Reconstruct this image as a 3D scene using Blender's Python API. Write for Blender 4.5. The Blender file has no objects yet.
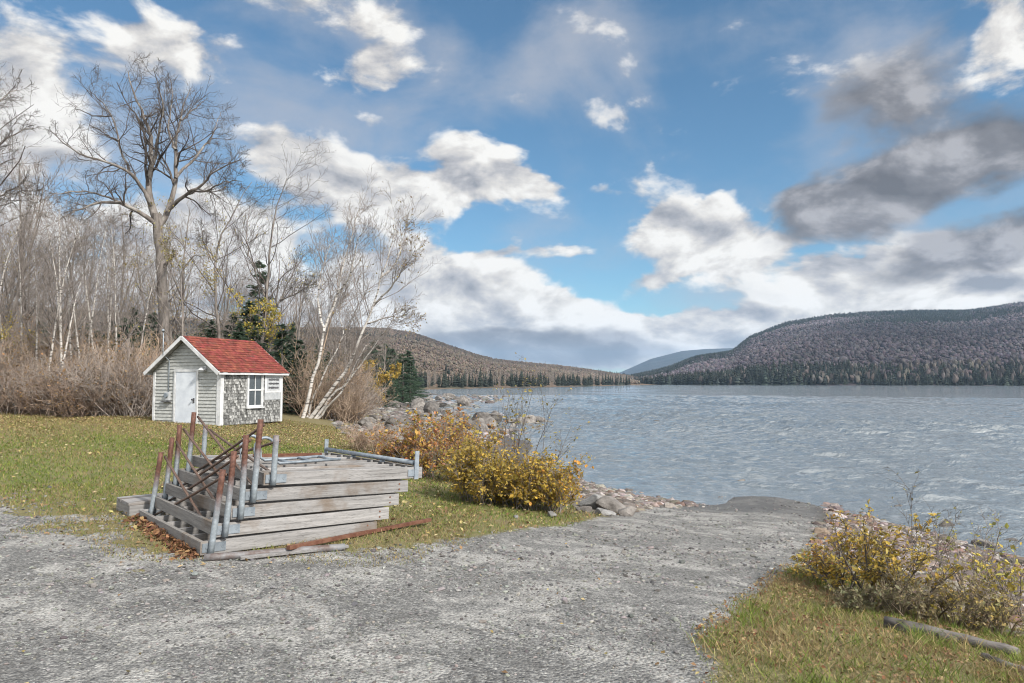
import bpy, math, random
import numpy as np
from mathutils import Vector, Matrix

R = math.radians
C = bpy.context.scene.collection
SC = bpy.context.scene
rng = np.random.default_rng(7)
rnd = random.Random(11)

# ------------------------------------------------------------------ camera
F, CX, CY, HOR, EYE = 720.0, 512.0, 341.5, 382.0, 1.65
PITCH = math.atan((HOR - CY) / F)
cam = bpy.data.objects.new('camera', bpy.data.cameras.new('camera'))
C.objects.link(cam)
cam.location = (0, 0, EYE)
cam.rotation_euler = (R(90) + PITCH, 0, 0)
cam.data.sensor_width = 36.0
cam.data.lens = 36.0 * F / 1024.0
cam.data.clip_start = 0.1
cam.data.clip_end = 40000
SC.camera = cam

# ------------------------------------------------------------------ exposure, sun, world constants
EXPO = 1.3
SUN_AZ, SUN_EL = R(133), R(38)          # clockwise from the view direction, height
SKY_STRENGTH = 0.1
HAZE = 6.0e-5
SC.view_settings.view_transform = 'Standard'
SC.view_settings.look = 'None'
SC.view_settings.exposure = EXPO
SC.view_settings.gamma = 1.0
SC.view_settings.use_curve_mapping = False
SC.render.engine = 'CYCLES'
SC.cycles.use_denoising = True
SC.cycles.filter_width = 1.05
SC.cycles.sample_clamp_direct = 6.0
SC.cycles.max_bounces = 6
SC.cycles.diffuse_bounces = 3
SC.cycles.glossy_bounces = 3
SC.cycles.transparent_max_bounces = 8
SC.cycles.volume_bounces = 1

sun = bpy.data.objects.new('sun', bpy.data.lights.new('sun', 'SUN'))
C.objects.link(sun)
sun.data.energy = 2.6
sun.data.angle = R(5)
sun.data.color = (1.0, 0.95, 0.87)
sd = Vector((math.sin(SUN_AZ) * math.cos(SUN_EL), math.cos(SUN_AZ) * math.cos(SUN_EL), math.sin(SUN_EL)))
sun.rotation_euler = sd.to_track_quat('Z', 'Y').to_euler()
sun.location = (30, -10, 40)


def ray(px, py):
    xc, yc = (px - CX) / F, -(py - CY) / F
    c, s = math.cos(PITCH), math.sin(PITCH)
    return Vector((xc, c - yc * s, s + yc * c))


def pixz(px, py, z):
    d = ray(px, py)
    t = (z - EYE) / d.z
    return Vector((d.x * t, d.y * t, z))


def pixd(px, py, Y):
    d = ray(px, py)
    t = Y / d.y
    return Vector((d.x * t, Y, EYE + d.z * t))


def lin(r, g, b):
    f = lambda c: (c / 255 / 12.92) if c / 255 <= 0.04045 else ((c / 255 + 0.055) / 1.055) ** 2.4
    return (f(r), f(g), f(b))


# ------------------------------------------------------------------ node helpers
def nd(nt, typ, ins=None, **props):
    n = nt.nodes.new(typ)
    for k, v in props.items():
        setattr(n, k, v)
    for k, v in (ins or {}).items():
        if isinstance(v, bpy.types.NodeSocket):
            nt.links.new(v, n.inputs[k])
        else:
            n.inputs[k].default_value = v
    return n


def mth(nt, op, a, b=None, c=None, clamp=False):
    ins = {0: a}
    if b is not None: ins[1] = b
    if c is not None: ins[2] = c
    return nd(nt, 'ShaderNodeMath', ins, operation=op, use_clamp=clamp).outputs[0]


def mix(nt, f, a, b, blend='MIX'):
    n = nt.nodes.new('ShaderNodeMix')
    n.data_type = 'RGBA'
    n.blend_type = blend
    for i, v in ((0, f), (6, a), (7, b)):
        if isinstance(v, bpy.types.NodeSocket):
            nt.links.new(v, n.inputs[i])
        else:
            n.inputs[i].default_value = (v if i == 0 else tuple(v)[:3] + (1,))
    return n.outputs[2]


def mapr(nt, v, a, b, c=0.0, d=1.0, smooth=True):
    n = nd(nt, 'ShaderNodeMapRange', {0: v, 1: a, 2: b, 3: c, 4: d})
    n.interpolation_type = 'SMOOTHSTEP' if smooth else 'LINEAR'
    return n.outputs[0]


def noise(nt, vec, scale, detail=4, rough=0.55, dist=0.0, out=0):
    n = nd(nt, 'ShaderNodeTexNoise', {'Scale': scale, 'Detail': detail, 'Roughness': rough, 'Distortion': dist})
    if vec is not None: nt.links.new(vec, n.inputs['Vector'])
    return n.outputs[out]


def ramp(nt, f, stops):
    n = nt.nodes.new('ShaderNodeValToRGB')
    e = n.color_ramp.elements
    while len(e) < len(stops): e.new(0.5)
    for i, (p, c) in enumerate(stops):
        e[i].position = p
        e[i].color = tuple(c)[:3] + (1,)
    nt.links.new(f, n.inputs[0])
    return n.outputs[0]


# ------------------------------------------------------------------ world: Nishita sky with a broken cloud deck
world = bpy.data.worlds.new('World')
SC.world = world
world.use_nodes = True
wt = world.node_tree
wt.nodes.clear()
K = 1.0 / (SKY_STRENGTH * 2 ** EXPO)


def sky_col(r, g, b, k=1.0):
    return tuple(c * K * k for c in lin(r, g, b))


def build_world():
    nt = wt
    skyn = nd(nt, 'ShaderNodeTexSky', sky_type='NISHITA', sun_disc=False, sun_elevation=SUN_EL, sun_rotation=SUN_AZ,
              altitude=300.0, air_density=1.0, dust_density=0.6, ozone_density=1.6)
    tc = nd(nt, 'ShaderNodeTexCoord').outputs['Generated']
    sep = nd(nt, 'ShaderNodeSeparateXYZ', {0: tc})
    x, y, z = sep.outputs
    az = mth(nt, 'ARCTAN2', x, y)
    el = mth(nt, 'ARCSINE', z)
    p = nd(nt, 'ShaderNodeCombineXYZ', {0: az, 1: el, 2: 0.0}).outputs[0]
    # flat-bottomed puffs: noise is read in a space stretched vertically near the horizon
    q = nd(nt, 'ShaderNodeVectorMath', {0: p, 1: (1.0, 1.75, 1.0)}, operation='MULTIPLY').outputs[0]
    f1 = noise(nt, q, 7.0, 9, 0.56, 0.25)
    q2 = nd(nt, 'ShaderNodeVectorMath', {0: q, 1: (0.018, 0.035, 0.0)}, operation='ADD').outputs[0]
    f2 = noise(nt, q2, 7.0, 7, 0.56, 0.25)
    f3 = noise(nt, nd(nt, 'ShaderNodeVectorMath', {0: q, 1: (3.3, 1.7, 2.2)}, operation='ADD').outputs[0], 3.2, 7, 0.6, 0.8)
    # warp the placement of the big cloud bodies a little
    wv = noise(nt, q, 9.0, 4, 0.6, 0.0, 1)
    wv = nd(nt, 'ShaderNodeVectorMath', {0: wv, 1: (0.5, 0.5, 0.5)}, operation='SUBTRACT').outputs[0]
    wv = nd(nt, 'ShaderNodeVectorMath', {0: wv, 1: (0.10, 0.06, 0.0)}, operation='MULTIPLY').outputs[0]
    pw = nd(nt, 'ShaderNodeVectorMath', {0: p, 1: wv}, operation='ADD').outputs[0]

    def blobs(lst):
        tot = None
        for (px, py, rx, ry, rot, w) in lst:
            d = ray(px, py).normalized()
            loc = (math.atan2(d.x, d.y), math.asin(d.z), 0)
            m = nd(nt, 'ShaderNodeMapping', {'Vector': pw, 'Location': loc, 'Rotation': (0, 0, R(rot)),
                                             'Scale': (rx / F, ry / F, 1)}, vector_type='TEXTURE').outputs[0]
            ln = nd(nt, 'ShaderNodeVectorMath', {0: m}, operation='LENGTH').outputs['Value']
            v = mapr(nt, ln, 0.15, 1.0, w, 0.0)
            tot = v if tot is None else mth(nt, 'MAXIMUM', tot, v) if False else mth(nt, 'ADD', tot, v)
        return tot

    white = blobs([
        (478, 172, 75, 50, -8, .95), (535, 190, 55, 30, -10, .65),
        (385, 190, 120, 45, -4, .85), (290, 160, 90, 40, -5, .7), (370, 76, 75, 30, 10, .6), (370, 122, 34, 16, 0, .5),
        (720, 242, 110, 55, -4, 1.0), (640, 284, 55, 20, 20, .75), (690, 206, 60, 16, 20, .6),
        (560, 248, 60, 14, 0, .6), (505, 244, 34, 12, 10, .5), (595, 190, 40, 12, 8, .35),
        (460, 285, 165, 62, -8, 1.0), (420, 310, 150, 60, 0, .8), (560, 318, 200, 36, -6, .9), (590, 345, 330, 34, 0, 1.1), (760, 335, 260, 40, 3, 1.1), (930, 310, 240, 50, 4, .9),
        (900, 285, 170, 55, 6, .85), (1000, 285, 110, 60, 10, .8), (840, 268, 70, 22, 10, .6),
        (30, 95, 95, 85, -30, .66), (130, 15, 100, 38, -10, .46), (165, 62, 95, 42, 0, .5), (345, 18, 120, 48, -5, .44), (610, 95, 60, 60, 0, .3),
        (110, 230, 200, 80, 0, .5), (250, 240, 160, 80, 0, .6), (60, 300, 200, 60, 0, .8), (300, 330, 160, 50, 0, .9),
        (1012, 25, 60, 75, 0, .7),
    ])
    dark = blobs([
        (880, 192, 150, 48, 14, 1.0), (975, 160, 130, 56, 20, .62), (965, 70, 90, 100, -10, .44), (1025, 232, 170, 34, 12, 1.0),
        (870, 110, 80, 70, 0, .5), (570, 350, 200, 34, -2, .95), (470, 345, 130, 22, -2, .45), (1010, 40, 40, 60, 0, -.5), (300, 150, 60, 20, 0, .2),
        (800, 205, 70, 22, -8, .4), (610, 110, 60, 40, 0, .22),
    ])
    veil = blobs([
        (340, 15, 150, 60, -5, .85), (590, 60, 110, 120, 30, .74), (450, 95, 170, 80, 20, .7), (860, 30, 150, 90, 0, .55), (760, 20, 160, 60, 0, .35),
        (890, 110, 130, 90, 0, .65), (170, 100, 190, 110, 0, .7), (320, 110, 140, 70, 0, .6), (690, 200, 240, 90, 0, .4), (690, 305, 220, 50, 0, .6), (520, 250, 150, 60, 0, .5), (960, 210, 160, 70, 0, .6), (60, 180, 160, 90, 0, .7),
    ])
    # unseen bright cloud overhead and behind the camera, added to lift the diffuse light
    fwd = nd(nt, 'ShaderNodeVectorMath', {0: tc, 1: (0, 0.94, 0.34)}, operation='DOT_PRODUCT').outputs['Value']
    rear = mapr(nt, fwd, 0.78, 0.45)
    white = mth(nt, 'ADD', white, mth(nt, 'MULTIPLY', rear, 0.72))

    n1 = mth(nt, 'MULTIPLY', mth(nt, 'SUBTRACT', f1, 0.5), 2.7)
    n3 = mth(nt, 'MULTIPLY', mth(nt, 'SUBTRACT', f3, 0.5), 1.8)
    dw = mth(nt, 'ADD', white, n1)
    a_w = mapr(nt, dw, 0.20, 0.58)
    dd = mth(nt, 'ADD', dark, mth(nt, 'ADD', mth(nt, 'MULTIPLY', n1, 0.62), mth(nt, 'MULTIPLY', n3, 0.40)))
    a_d = mapr(nt, dd, 0.16, 0.84)
    dv = mth(nt, 'ADD', veil, mth(nt, 'ADD', mth(nt, 'MULTIPLY', n3, 0.85), mth(nt, 'MULTIPLY', n1, 0.40)))
    a_v = mth(nt, 'MULTIPLY', mapr(nt, dv, 0.20, 1.25), 0.78)

    lit = mth(nt, 'SUBTRACT', f1, f2)
    lit = mth(nt, 'ADD', 0.66, mth(nt, 'MULTIPLY', lit, 4.2))
    thick = mapr(nt, dw, 0.7, 1.7)
    lit = mth(nt, 'SUBTRACT', lit, mth(nt, 'MULTIPLY', thick, 0.14))
    lit = mth(nt, 'ADD', lit, mapr(nt, el, .22, .08, 0, .16), clamp=True)
    cw = ramp(nt, lit, [(0.0, sky_col(150, 154, 162)), (0.38, sky_col(192, 192, 195)), (0.70, sky_col(226, 223, 219)), (1.0, sky_col(252, 250, 246))])
    cw = mix(nt, rear, cw, tuple(c * 1.9 for c in sky_col(236, 238, 240)))  # added unseen cloud is boosted past the visible clouds, as fill light
    litd = mth(nt, 'ADD', 0.5, mth(nt, 'MULTIPLY', mth(nt, 'SUBTRACT', f1, f2), 4.2), clamp=True)
    cd = ramp(nt, litd, [(0.0, sky_col(108, 108, 113)), (0.5, sky_col(134, 134, 139)), (1.0, sky_col(180, 180, 184))])

    blue = mix(nt, 1.0, skyn.outputs[0], (SKYGAIN[0], SKYGAIN[1], SKYGAIN[2]), 'MULTIPLY')
    c = mix(nt, a_v, blue, sky_col(182, 187, 198))
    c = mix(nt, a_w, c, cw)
    c = mix(nt, a_d, c, cd)
    world.cycles.sampling_method = 'MANUAL'
    world.cycles.sample_map_resolution = 512
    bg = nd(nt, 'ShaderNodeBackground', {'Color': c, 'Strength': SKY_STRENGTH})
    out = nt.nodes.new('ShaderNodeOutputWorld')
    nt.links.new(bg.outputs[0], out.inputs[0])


SKYGAIN = (.315, .46, .50)
build_world()


# ------------------------------------------------------------------ mesh helpers
class MB:
    """collects vertices, faces of any size, and per-vertex colours for ONE mesh"""
    def __init__(self):
        self.v, self.f, self.c, self.n = [], [], [], 0

    def add(self, V, Fc, col=None):
        V = np.asarray(V, dtype=np.float32).reshape(-1, 3)
        for fa in (Fc if isinstance(Fc, list) else [Fc]):
            self.f.append(np.asarray(fa, dtype=np.int64) + self.n)
        self.v.append(V)
        if col is None: col = (1, 1, 1)
        col = np.asarray(col, dtype=np.float32)
        if col.ndim == 1: col = np.tile(col, (len(V), 1))
        self.c.append(col)
        self.n += len(V)

    def box(self, c, s, rot=None, col=None):
        c, s = Vector(c), Vector(s) * 0.5
        pts = []
        for dx in (-1, 1):
            for dy in (-1, 1):
                for dz in (-1, 1):
                    p = Vector((dx * s.x, dy * s.y, dz * s.z))
                    if rot is not None: p = rot @ p
                    pts.append(c + p)
        self.add([tuple(p) for p in pts], [np.array([[0, 1, 3, 2], [4, 6, 7, 5], [0, 4, 5, 1], [2, 3, 7, 6], [0, 2, 6, 4], [1, 5, 7, 3]])], col)

    def tube(self, pts, rad, sides=10, caps=True, col=None):
        V, Fq = tube_arrays([pts], [rad if hasattr(rad, '__len__') else [rad] * len(pts)], sides)
        fl = [Fq]
        if caps:
            k = len(pts)
            fl.append(np.arange(sides)[::-1].reshape(1, -1))
            fl.append((np.arange(sides) + (k - 1) * sides).reshape(1, -1))
        self.add(V, fl, col)

    def mesh(self, name, smooth=False):
        V = np.concatenate(self.v) if self.v else np.zeros((0, 3), np.float32)
        me = bpy.data.meshes.new(name)
        me.vertices.add(len(V))
        me.vertices.foreach_set('co', V.ravel())
        idx = np.concatenate([f.ravel() for f in self.f])
        tot = np.concatenate([np.full(len(f), f.shape[1]) for f in self.f])
        st = np.concatenate([[0], np.cumsum(tot)[:-1]])
        me.loops.add(len(idx))
        me.loops.foreach_set('vertex_index', idx.astype(np.int32))
        me.polygons.add(len(tot))
        me.polygons.foreach_set('loop_start', st.astype(np.int32))
        me.polygons.foreach_set('use_smooth', np.full(len(tot), smooth))
        Cc = np.concatenate(self.c)
        a = me.color_attributes.new('Col', 'FLOAT_COLOR', 'POINT')
        a.data.foreach_set('color', np.concatenate([Cc, np.ones((len(Cc), 1), np.float32)], 1).ravel())
        me.update(calc_edges=True)
        me.validate()
        return me

    def build(self, name, mat, parent=None, smooth=False, bevel=0.0):
        me = self.mesh(name, smooth)
        me.materials.append(mat)
        o = bpy.data.objects.new(name, me)
        C.objects.link(o)
        if parent is not None: o.parent = parent
        if bevel:
            b = o.modifiers.new('bevel', 'BEVEL')
            b.width = bevel
            b.segments = 2
            b.limit_method = 'ANGLE'
        return o


def tube_arrays(polys, rads, sides):
    P = np.asarray(polys, dtype=np.float64)                      # (m,n,3)
    Rr = np.asarray(rads, dtype=np.float64)
    m, n, _ = P.shape
    T = np.empty_like(P)
    T[:, 1:-1] = P[:, 2:] - P[:, :-2]
    T[:, 0] = P[:, 1] - P[:, 0]
    T[:, -1] = P[:, -1] - P[:, -2]
    T /= np.linalg.norm(T, axis=2, keepdims=True) + 1e-9
    mean = P[:, -1] - P[:, 0]
    ref = np.where((np.abs(mean[:, 2:3]) < 0.75 * np.linalg.norm(mean, axis=1, keepdims=True)), [[0., 0., 1.]], [[1., 0.3, 0.]])
    A = np.cross(T, ref[:, None, :])
    A /= np.linalg.norm(A, axis=2, keepdims=True) + 1e-9
    B = np.cross(T, A)
    ang = np.arange(sides) * 2 * np.pi / sides
    V = P[:, :, None, :] + Rr[:, :, None, None] * (A[:, :, None, :] * np.cos(ang)[None, None, :, None] + B[:, :, None, :] * np.sin(ang)[None, None, :, None])
    base = (np.arange(m) * n * sides)[:, None, None] + (np.arange(n - 1) * sides)[None, :, None]
    k = np.arange(sides)[None, None, :]
    k2 = (np.arange(sides) + 1)[None, None, :] % sides
    Fq = np.stack([base + k, base + k2, base + sides + k2, base + sides + k], -1).reshape(-1, 4)
    return V.reshape(-1, 3), Fq


def add_polys(mb, polys, sides):
    by = {}
    for pts, rad in polys:
        by.setdefault(len(pts), []).append((pts, rad))
    for n, lst in by.items():
        V, Fq = tube_arrays([[tuple(p) for p in a] for a, _ in lst], [b for _, b in lst], sides)
        mb.add(V, [Fq])


def tag(o, label=None, cat=None, group=None, kind=None):
    if label: o['label'] = label
    if cat: o['category'] = cat
    if group: o['group'] = group
    if kind: o['kind'] = kind
    return o


def empty(name, loc, rz=0.0):
    o = bpy.data.objects.new(name, None)
    o.empty_display_size = 0.2
    C.objects.link(o)
    o.location = loc
    o.rotation_euler = (0, 0, rz)
    return o


def dup(root, loc, rz=0.0, sc=1.0, label=None, group=None):
    r = root.copy()
    C.objects.link(r)
    r.location = loc
    r.rotation_euler = (0, 0, rz)
    r.scale = (sc, sc, sc) if not hasattr(sc, '__len__') else sc
    if label: r['label'] = label
    if group: r['group'] = group
    for ch in list(root.children):
        c = ch.copy()
        C.objects.link(c)
        c.parent = r
        for g in list(ch.children):
            d = g.copy()
            C.objects.link(d)
            d.parent = c
    return r


# ------------------------------------------------------------------ terrain function
ZW = -1.30
SHORE = np.array([(80, -120), (20, -20), (13, -5), (10, 5), (8.4, 11.3), (7.9, 14.5), (7.5, 17.6), (7.2, 18.7), (6.45, 19.1), (5.6, 18.1), (4.9, 17.3),
                  (3.6, 17.7), (2.5, 19.3), (2.0, 21.7), (1.4, 24), (0.9, 28), (0.6, 34), (-0.8, 43), (-4.0, 60), (-9.3, 82), (-17.7, 125), (-26, 177),
                  (-40, 300), (-70, 420), (-90, 900)], float)


def sd_poly(x, y, pl, closed=False):
    x, y = np.asarray(x, float), np.asarray(y, float)
    best = np.full(x.shape, 1e9)
    side = np.zeros(x.shape)
    n = len(pl)
    inside = np.zeros(x.shape, bool)
    for i in range(n if closed else n - 1):
        a, b = pl[i], pl[(i + 1) % n]
        ab = b - a
        t = np.clip(((x - a[0]) * ab[0] + (y - a[1]) * ab[1]) / (ab @ ab + 1e-12), 0, 1)
        d = np.hypot(x - a[0] - t * ab[0], y - a[1] - t * ab[1])
        cr = ab[0] * (y - a[1]) - ab[1] * (x - a[0])
        m = d < best - 1e-9
        best = np.where(m, d, best)
        side = np.where(m, np.sign(cr), side)
        if closed:
            c = ((a[1] > y) != (b[1] > y)) & (x < ab[0] * (y - a[1]) / (ab[1] + 1e-12) + a[0])
            inside ^= c
    if closed: return np.where(inside, best, -best)
    return best * side          # positive on the left of the walk: inland


def smooth(a, b, v):
    t = np.clip((v - a) / (b - a), 0, 1)
    return t * t * (3 - 2 * t)


CTRL = [(0, 0, 0), (-6, 2, 0), (5, 1, -.1), (-12, 5, 0), (0, -10, 0), (-15, -10, 0), (9, -10, -.3), (-3, 6.9, 0), (-4.6, 8.8, .02), (-1.5, 8.3, -.05),
        (-9, 15, .12), (-16, 15, .2), (-10, 23.5, .28), (-16, 26, .42), (-26, 26, .7), (-32, 42, 1.1), (-14, 42, .5), (-22, 60, 1.2),
        (-8, 29, .1), (-7.5, 15, .05), (-5.5, 20, .0), (2.2, 4.2, -.05)]
for (px, py, z) in [(650, 580, -.3), (690, 540, -.62), (740, 512, -1.02), (600, 640, -.1), (560, 580, -.22), (620, 545, -.5), (760, 640, -.13), (900, 640, -.25), (800, 575, -.36),
                    (1000, 645, -.4), (880, 602, -.5), (960, 625, -.55), (960, 575, -.98), (885, 548, -1.0), (900, 575, -.8), (1010, 600, -.95),
                    (605, 510, -.85), (550, 505, -.62), (480, 500, -.42), (600, 522, -.66), (430, 520, -.15), (420, 442, -.75), (360, 432, -.3), (470, 455, -.85), (400, 470, -.2),
                    (520, 470, -.9), (640, 497, -1.12), (700, 510, -1.12)]:
    p = pixz(px, py, z)
    CTRL.append((p.x, p.y, z))
for (x, y) in SHORE[2:18]:
    CTRL.append((x, y, ZW))
for (x, y) in [(12, 12), (10.5, 18), (6.6, 23), (5, 24), (5, 30), (5, 42), (15, 2)]:
    CTRL.append((x, y, ZW - .55))
CTRL = np.array(CTRL, float)


def _tps_fit(P, lam=0.02):
    n = len(P)
    d = np.hypot(P[:, None, 0] - P[None, :, 0], P[:, None, 1] - P[None, :, 1])
    Km = np.where(d > 0, d ** 2 * np.log(d + 1e-12), 0) + lam * n * np.eye(n)
    A = np.zeros((n + 3, n + 3))
    A[:n, :n] = Km
    A[:n, n] = A[n, :n] = 1
    A[:n, n + 1:] = P[:, :2]
    A[n + 1:, :n] = P[:, :2].T
    return np.linalg.solve(A, np.concatenate([P[:, 2], [0, 0, 0]]))


TPS = _tps_fit(CTRL)


def zfun(x, y):
    x, y = np.asarray(x, float), np.asarray(y, float)
    sh = x.shape
    x, y = x.ravel(), y.ravel()
    z = TPS[-3] + TPS[-2] * x + TPS[-1] * y
    for i in range(len(CTRL)):
        d2 = (x - CTRL[i, 0]) ** 2 + (y - CTRL[i, 1]) ** 2
        z = z + TPS[i] * 0.5 * d2 * np.log(d2 + 1e-12)
    d = sd_poly(x, y, SHORE)
    far = ZW + np.clip(d * 0.06, -3.5, 1.5) + np.clip((d - 20) * 0.03, 0, 12)
    w = smooth(26, 44, np.hypot(x + 4, y - 14))
    z = z * (1 - w) + far * w
    # keep land above and water below the shore line
    z = np.where(d > 0.25, np.maximum(z, ZW + np.minimum(0.06 * d, .12)), z)
    z = np.where(d < -0.4, np.minimum(z, ZW - np.minimum(-0.08 * d, .4)), z)
    tip = np.hypot(x - 6.3, y - 18.0)
    z = np.where((tip < 4.5) & (d > 0), np.minimum(z, ZW + .02 + (.07 + .06 * smooth(2.0, 4.5, tip)) * d), z)
    r = np.hypot(x, y)
    z = z + 0.018 * np.sin(x * 1.7 + y * .9) * np.sin(y * 1.3 - x * .6) * smooth(2, 6, r) + 0.05 * np.sin(x * .37 + 1) * np.sin(y * .41)* smooth(12, 25, r)
    return z.reshape(sh)


_ts = np.concatenate([np.linspace(2, 30, 420), np.geomspace(30.1, 500, 380)])


def ground_at(px, py):
    d = ray(px, py)
    t = _ts / d.y
    zx = zfun(d.x * t, d.y * t)
    zr = EYE + d.z * t
    k = np.argmax(zr < np.maximum(zx, ZW)) if np.any(zr < np.maximum(zx, ZW)) else len(t) - 1
    k = max(k, 1)
    a0, a1 = zr[k - 1] - max(zx[k - 1], ZW), zr[k] - max(zx[k], ZW)
    w = np.clip(a0 / (a0 - a1 + 1e-9), 0, 1)
    tt = t[k - 1] + (t[k] - t[k - 1]) * w
    x, y = d.x * tt, d.y * tt
    return Vector((x, y, float(max(zfun(x, y), ZW))))


def zat(x, y):
    return float(zfun(np.array([x]), np.array([y]))[0])


GRAVEL = [(-14, 10.2)]
for q in [(-60, 510), (0, 500), (50, 508), (95, 527), (130, 548), (180, 561), (300, 553), (400, 547), (470, 537), (560, 526), (612, 516), (650, 507), (690, 506)]:
    p = ground_at(*q); GRAVEL.append((p.x, p.y))
GRAVEL += [(5.2, 18.5), (6.5, 21), (8.5, 20)]
for q in [(824, 516), (815, 540), (797, 566), (742, 604), (704, 640), (716, 683)]:
    p = ground_at(*q); GRAVEL.append((p.x, p.y))
GRAVEL += [(1.3, 1.5), (1.5, -30), (-40, -30), (-40, 9)]
GRAVEL = np.array(GRAVEL, float)


# ------------------------------------------------------------------ materials
def mat(name):
    m = bpy.data.materials.new(name)
    m.use_nodes = True
    nt = m.node_tree
    b = nt.nodes['Principled BSDF']
    b.inputs['Specular IOR Level'].default_value = 0.25
    return m, nt, b


def objco(nt, scale=(1, 1, 1), coord='Object'):
    t = nd(nt, 'ShaderNodeTexCoord').outputs[coord]
    return nd(nt, 'ShaderNodeVectorMath', {0: t, 1: scale}, operation='MULTIPLY').outputs[0]


def bump(nt, b, h, strength=0.5, dist=0.02):
    n = nd(nt, 'ShaderNodeBump', {'Height': h, 'Strength': strength, 'Distance': dist})
    nt.links.new(n.outputs[0], b.inputs['Normal'])


def set_in(nt, b, k, v):
    if isinstance(v, bpy.types.NodeSocket): nt.links.new(v, b.inputs[k])
    else: b.inputs[k].default_value = v


def m_simple(name, c1, c2, scale=6, stretch=(1, 1, 1), rough=0.8, bs=0.3, bd=0.01, detail=5, metal=0.0, rand=0.15, spec=0.25):
    m, nt, b = mat(name)
    co = objco(nt, stretch)
    n = noise(nt, co, scale, detail, 0.65)
    f = mapr(nt, n, 0.32, 0.68)
    c = mix(nt, f, c1, c2)
    if rand:
        r = nd(nt, 'ShaderNodeObjectInfo').outputs['Random']
        v = mth(nt, 'ADD', 1 - rand, mth(nt, 'MULTIPLY', r, 2 * rand))
        c = nd(nt, 'ShaderNodeVectorMath', {0: c, 'Scale': v}, operation='SCALE').outputs[0]
    set_in(nt, b, 'Base Color', c)
    b.inputs['Roughness'].default_value = rough
    b.inputs['Metallic'].default_value = metal
    b.inputs['Specular IOR Level'].default_value = spec
    bump(nt, b, n, bs, bd)
    return m


def m_vcol(name, rough=0.75, transl=0.0, nscale=0, namp=0.3, spec=0.2):
    """colour comes from the mesh's own per-leaf / per-stone colour"""
    m, nt, b = mat(name)
    c = nd(nt, 'ShaderNodeVertexColor', layer_name='Col').outputs[0]
    if nscale:
        n = noise(nt, objco(nt), nscale, 4, 0.6)
        c = nd(nt, 'ShaderNodeVectorMath', {0: c, 'Scale': mapr(nt, n, .3, .7, 1 - namp, 1 + namp)}, operation='SCALE').outputs[0]
        bump(nt, b, n, 0.4, 0.01)
    set_in(nt, b, 'Base Color', c)
    b.inputs['Roughness'].default_value = rough
    b.inputs['Specular IOR Level'].default_value = spec
    if transl:
        tr = nd(nt, 'ShaderNodeBsdfTranslucent', {'Color': c})
        ms = nd(nt, 'ShaderNodeMixShader', {0: transl, 1: b.outputs[0], 2: tr.outputs[0]})
        nt.links.new(ms.outputs[0], nt.nodes['Material Output'].inputs[0])
    return m


def m_wood(name, axis, base=(0.255, 0.246, 0.242)):
    m, nt, b = mat(name)
    s = [14, 14, 14]; s[axis] = 0.9
    oi = nd(nt, 'ShaderNodeObjectInfo').outputs['Random']
    off = nd(nt, 'ShaderNodeCombineXYZ', {0: mth(nt, 'MULTIPLY', oi, 37.0), 1: mth(nt, 'MULTIPLY', oi, 71.0), 2: mth(nt, 'MULTIPLY', oi, 13.0)}).outputs[0]
    t = nd(nt, 'ShaderNodeTexCoord').outputs['Object']
    t = nd(nt, 'ShaderNodeVectorMath', {0: t, 1: off}, operation='ADD').outputs[0]
    co = nd(nt, 'ShaderNodeVectorMath', {0: t, 1: tuple(s)}, operation='MULTIPLY').outputs[0]
    g = noise(nt, co, 2.6, 6, 0.65, 0.6)
    g2 = noise(nt, nd(nt, 'ShaderNodeVectorMath', {0: co, 1: (4, 4, 4)}, operation='MULTIPLY').outputs[0], 4.0, 3, 0.6, 0.2)
    big = noise(nt, t, 1.5, 4, 0.6)
    c = ramp(nt, g, [(0.24, tuple(x * .28 for x in base)), (0.40, tuple(x * .72 for x in base)), (0.6, base), (0.85, tuple(min(1, x * 1.3) for x in base))])
    c = mix(nt, mapr(nt, g2, .56, .70, 0, .7), c, (0.05, 0.047, 0.044))
    c = mix(nt, mapr(nt, big, .52, .68, 0, .65), c, (0.115, 0.078, 0.048))
    v = mth(nt, 'ADD', .82, mth(nt, 'MULTIPLY', oi, .36))
    c = nd(nt, 'ShaderNodeVectorMath', {0: c, 'Scale': v}, operation='SCALE').outputs[0]
    set_in(nt, b, 'Base Color', c)
    b.inputs['Roughness'].default_value = 0.85
    bump(nt, b, mth(nt, 'ADD', g, mth(nt, 'MULTIPLY', g2, .5)), 0.55, 0.006)
    return m


def m_rusty(name, z0, z1, top=(0.075, 0.036, 0.026), bot=(0.20, 0.225, 0.245), soft=.12):
    """galvanised pipe with the rust running down from its bare top end"""
    m, nt, b = mat(name)
    t = nd(nt, 'ShaderNodeTexCoord').outputs['Object']
    z = nd(nt, 'ShaderNodeSeparateXYZ', {0: t}).outputs[2]
    n = noise(nt, t, 9, 5, .65)
    n2 = noise(nt, t, 40, 4, .6)
    k = mth(nt, 'ADD', z, mth(nt, 'MULTIPLY', mth(nt, 'SUBTRACT', n, .5), .35))
    f = mapr(nt, k, z0 - soft, z1 + soft)
    top2 = tuple(x * 1.7 for x in top)
    ct = mix(nt, mapr(nt, n2, .35, .65), top, top2)
    cb = mix(nt, mapr(nt, n2, .4, .7), bot, tuple(x * 1.35 for x in bot))
    set_in(nt, b, 'Base Color', mix(nt, f, cb, ct))
    b.inputs['Roughness'].default_value = .62
    b.inputs['Metallic'].default_value = .15
    bump(nt, b, n2, .35, .004)
    return m


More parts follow.
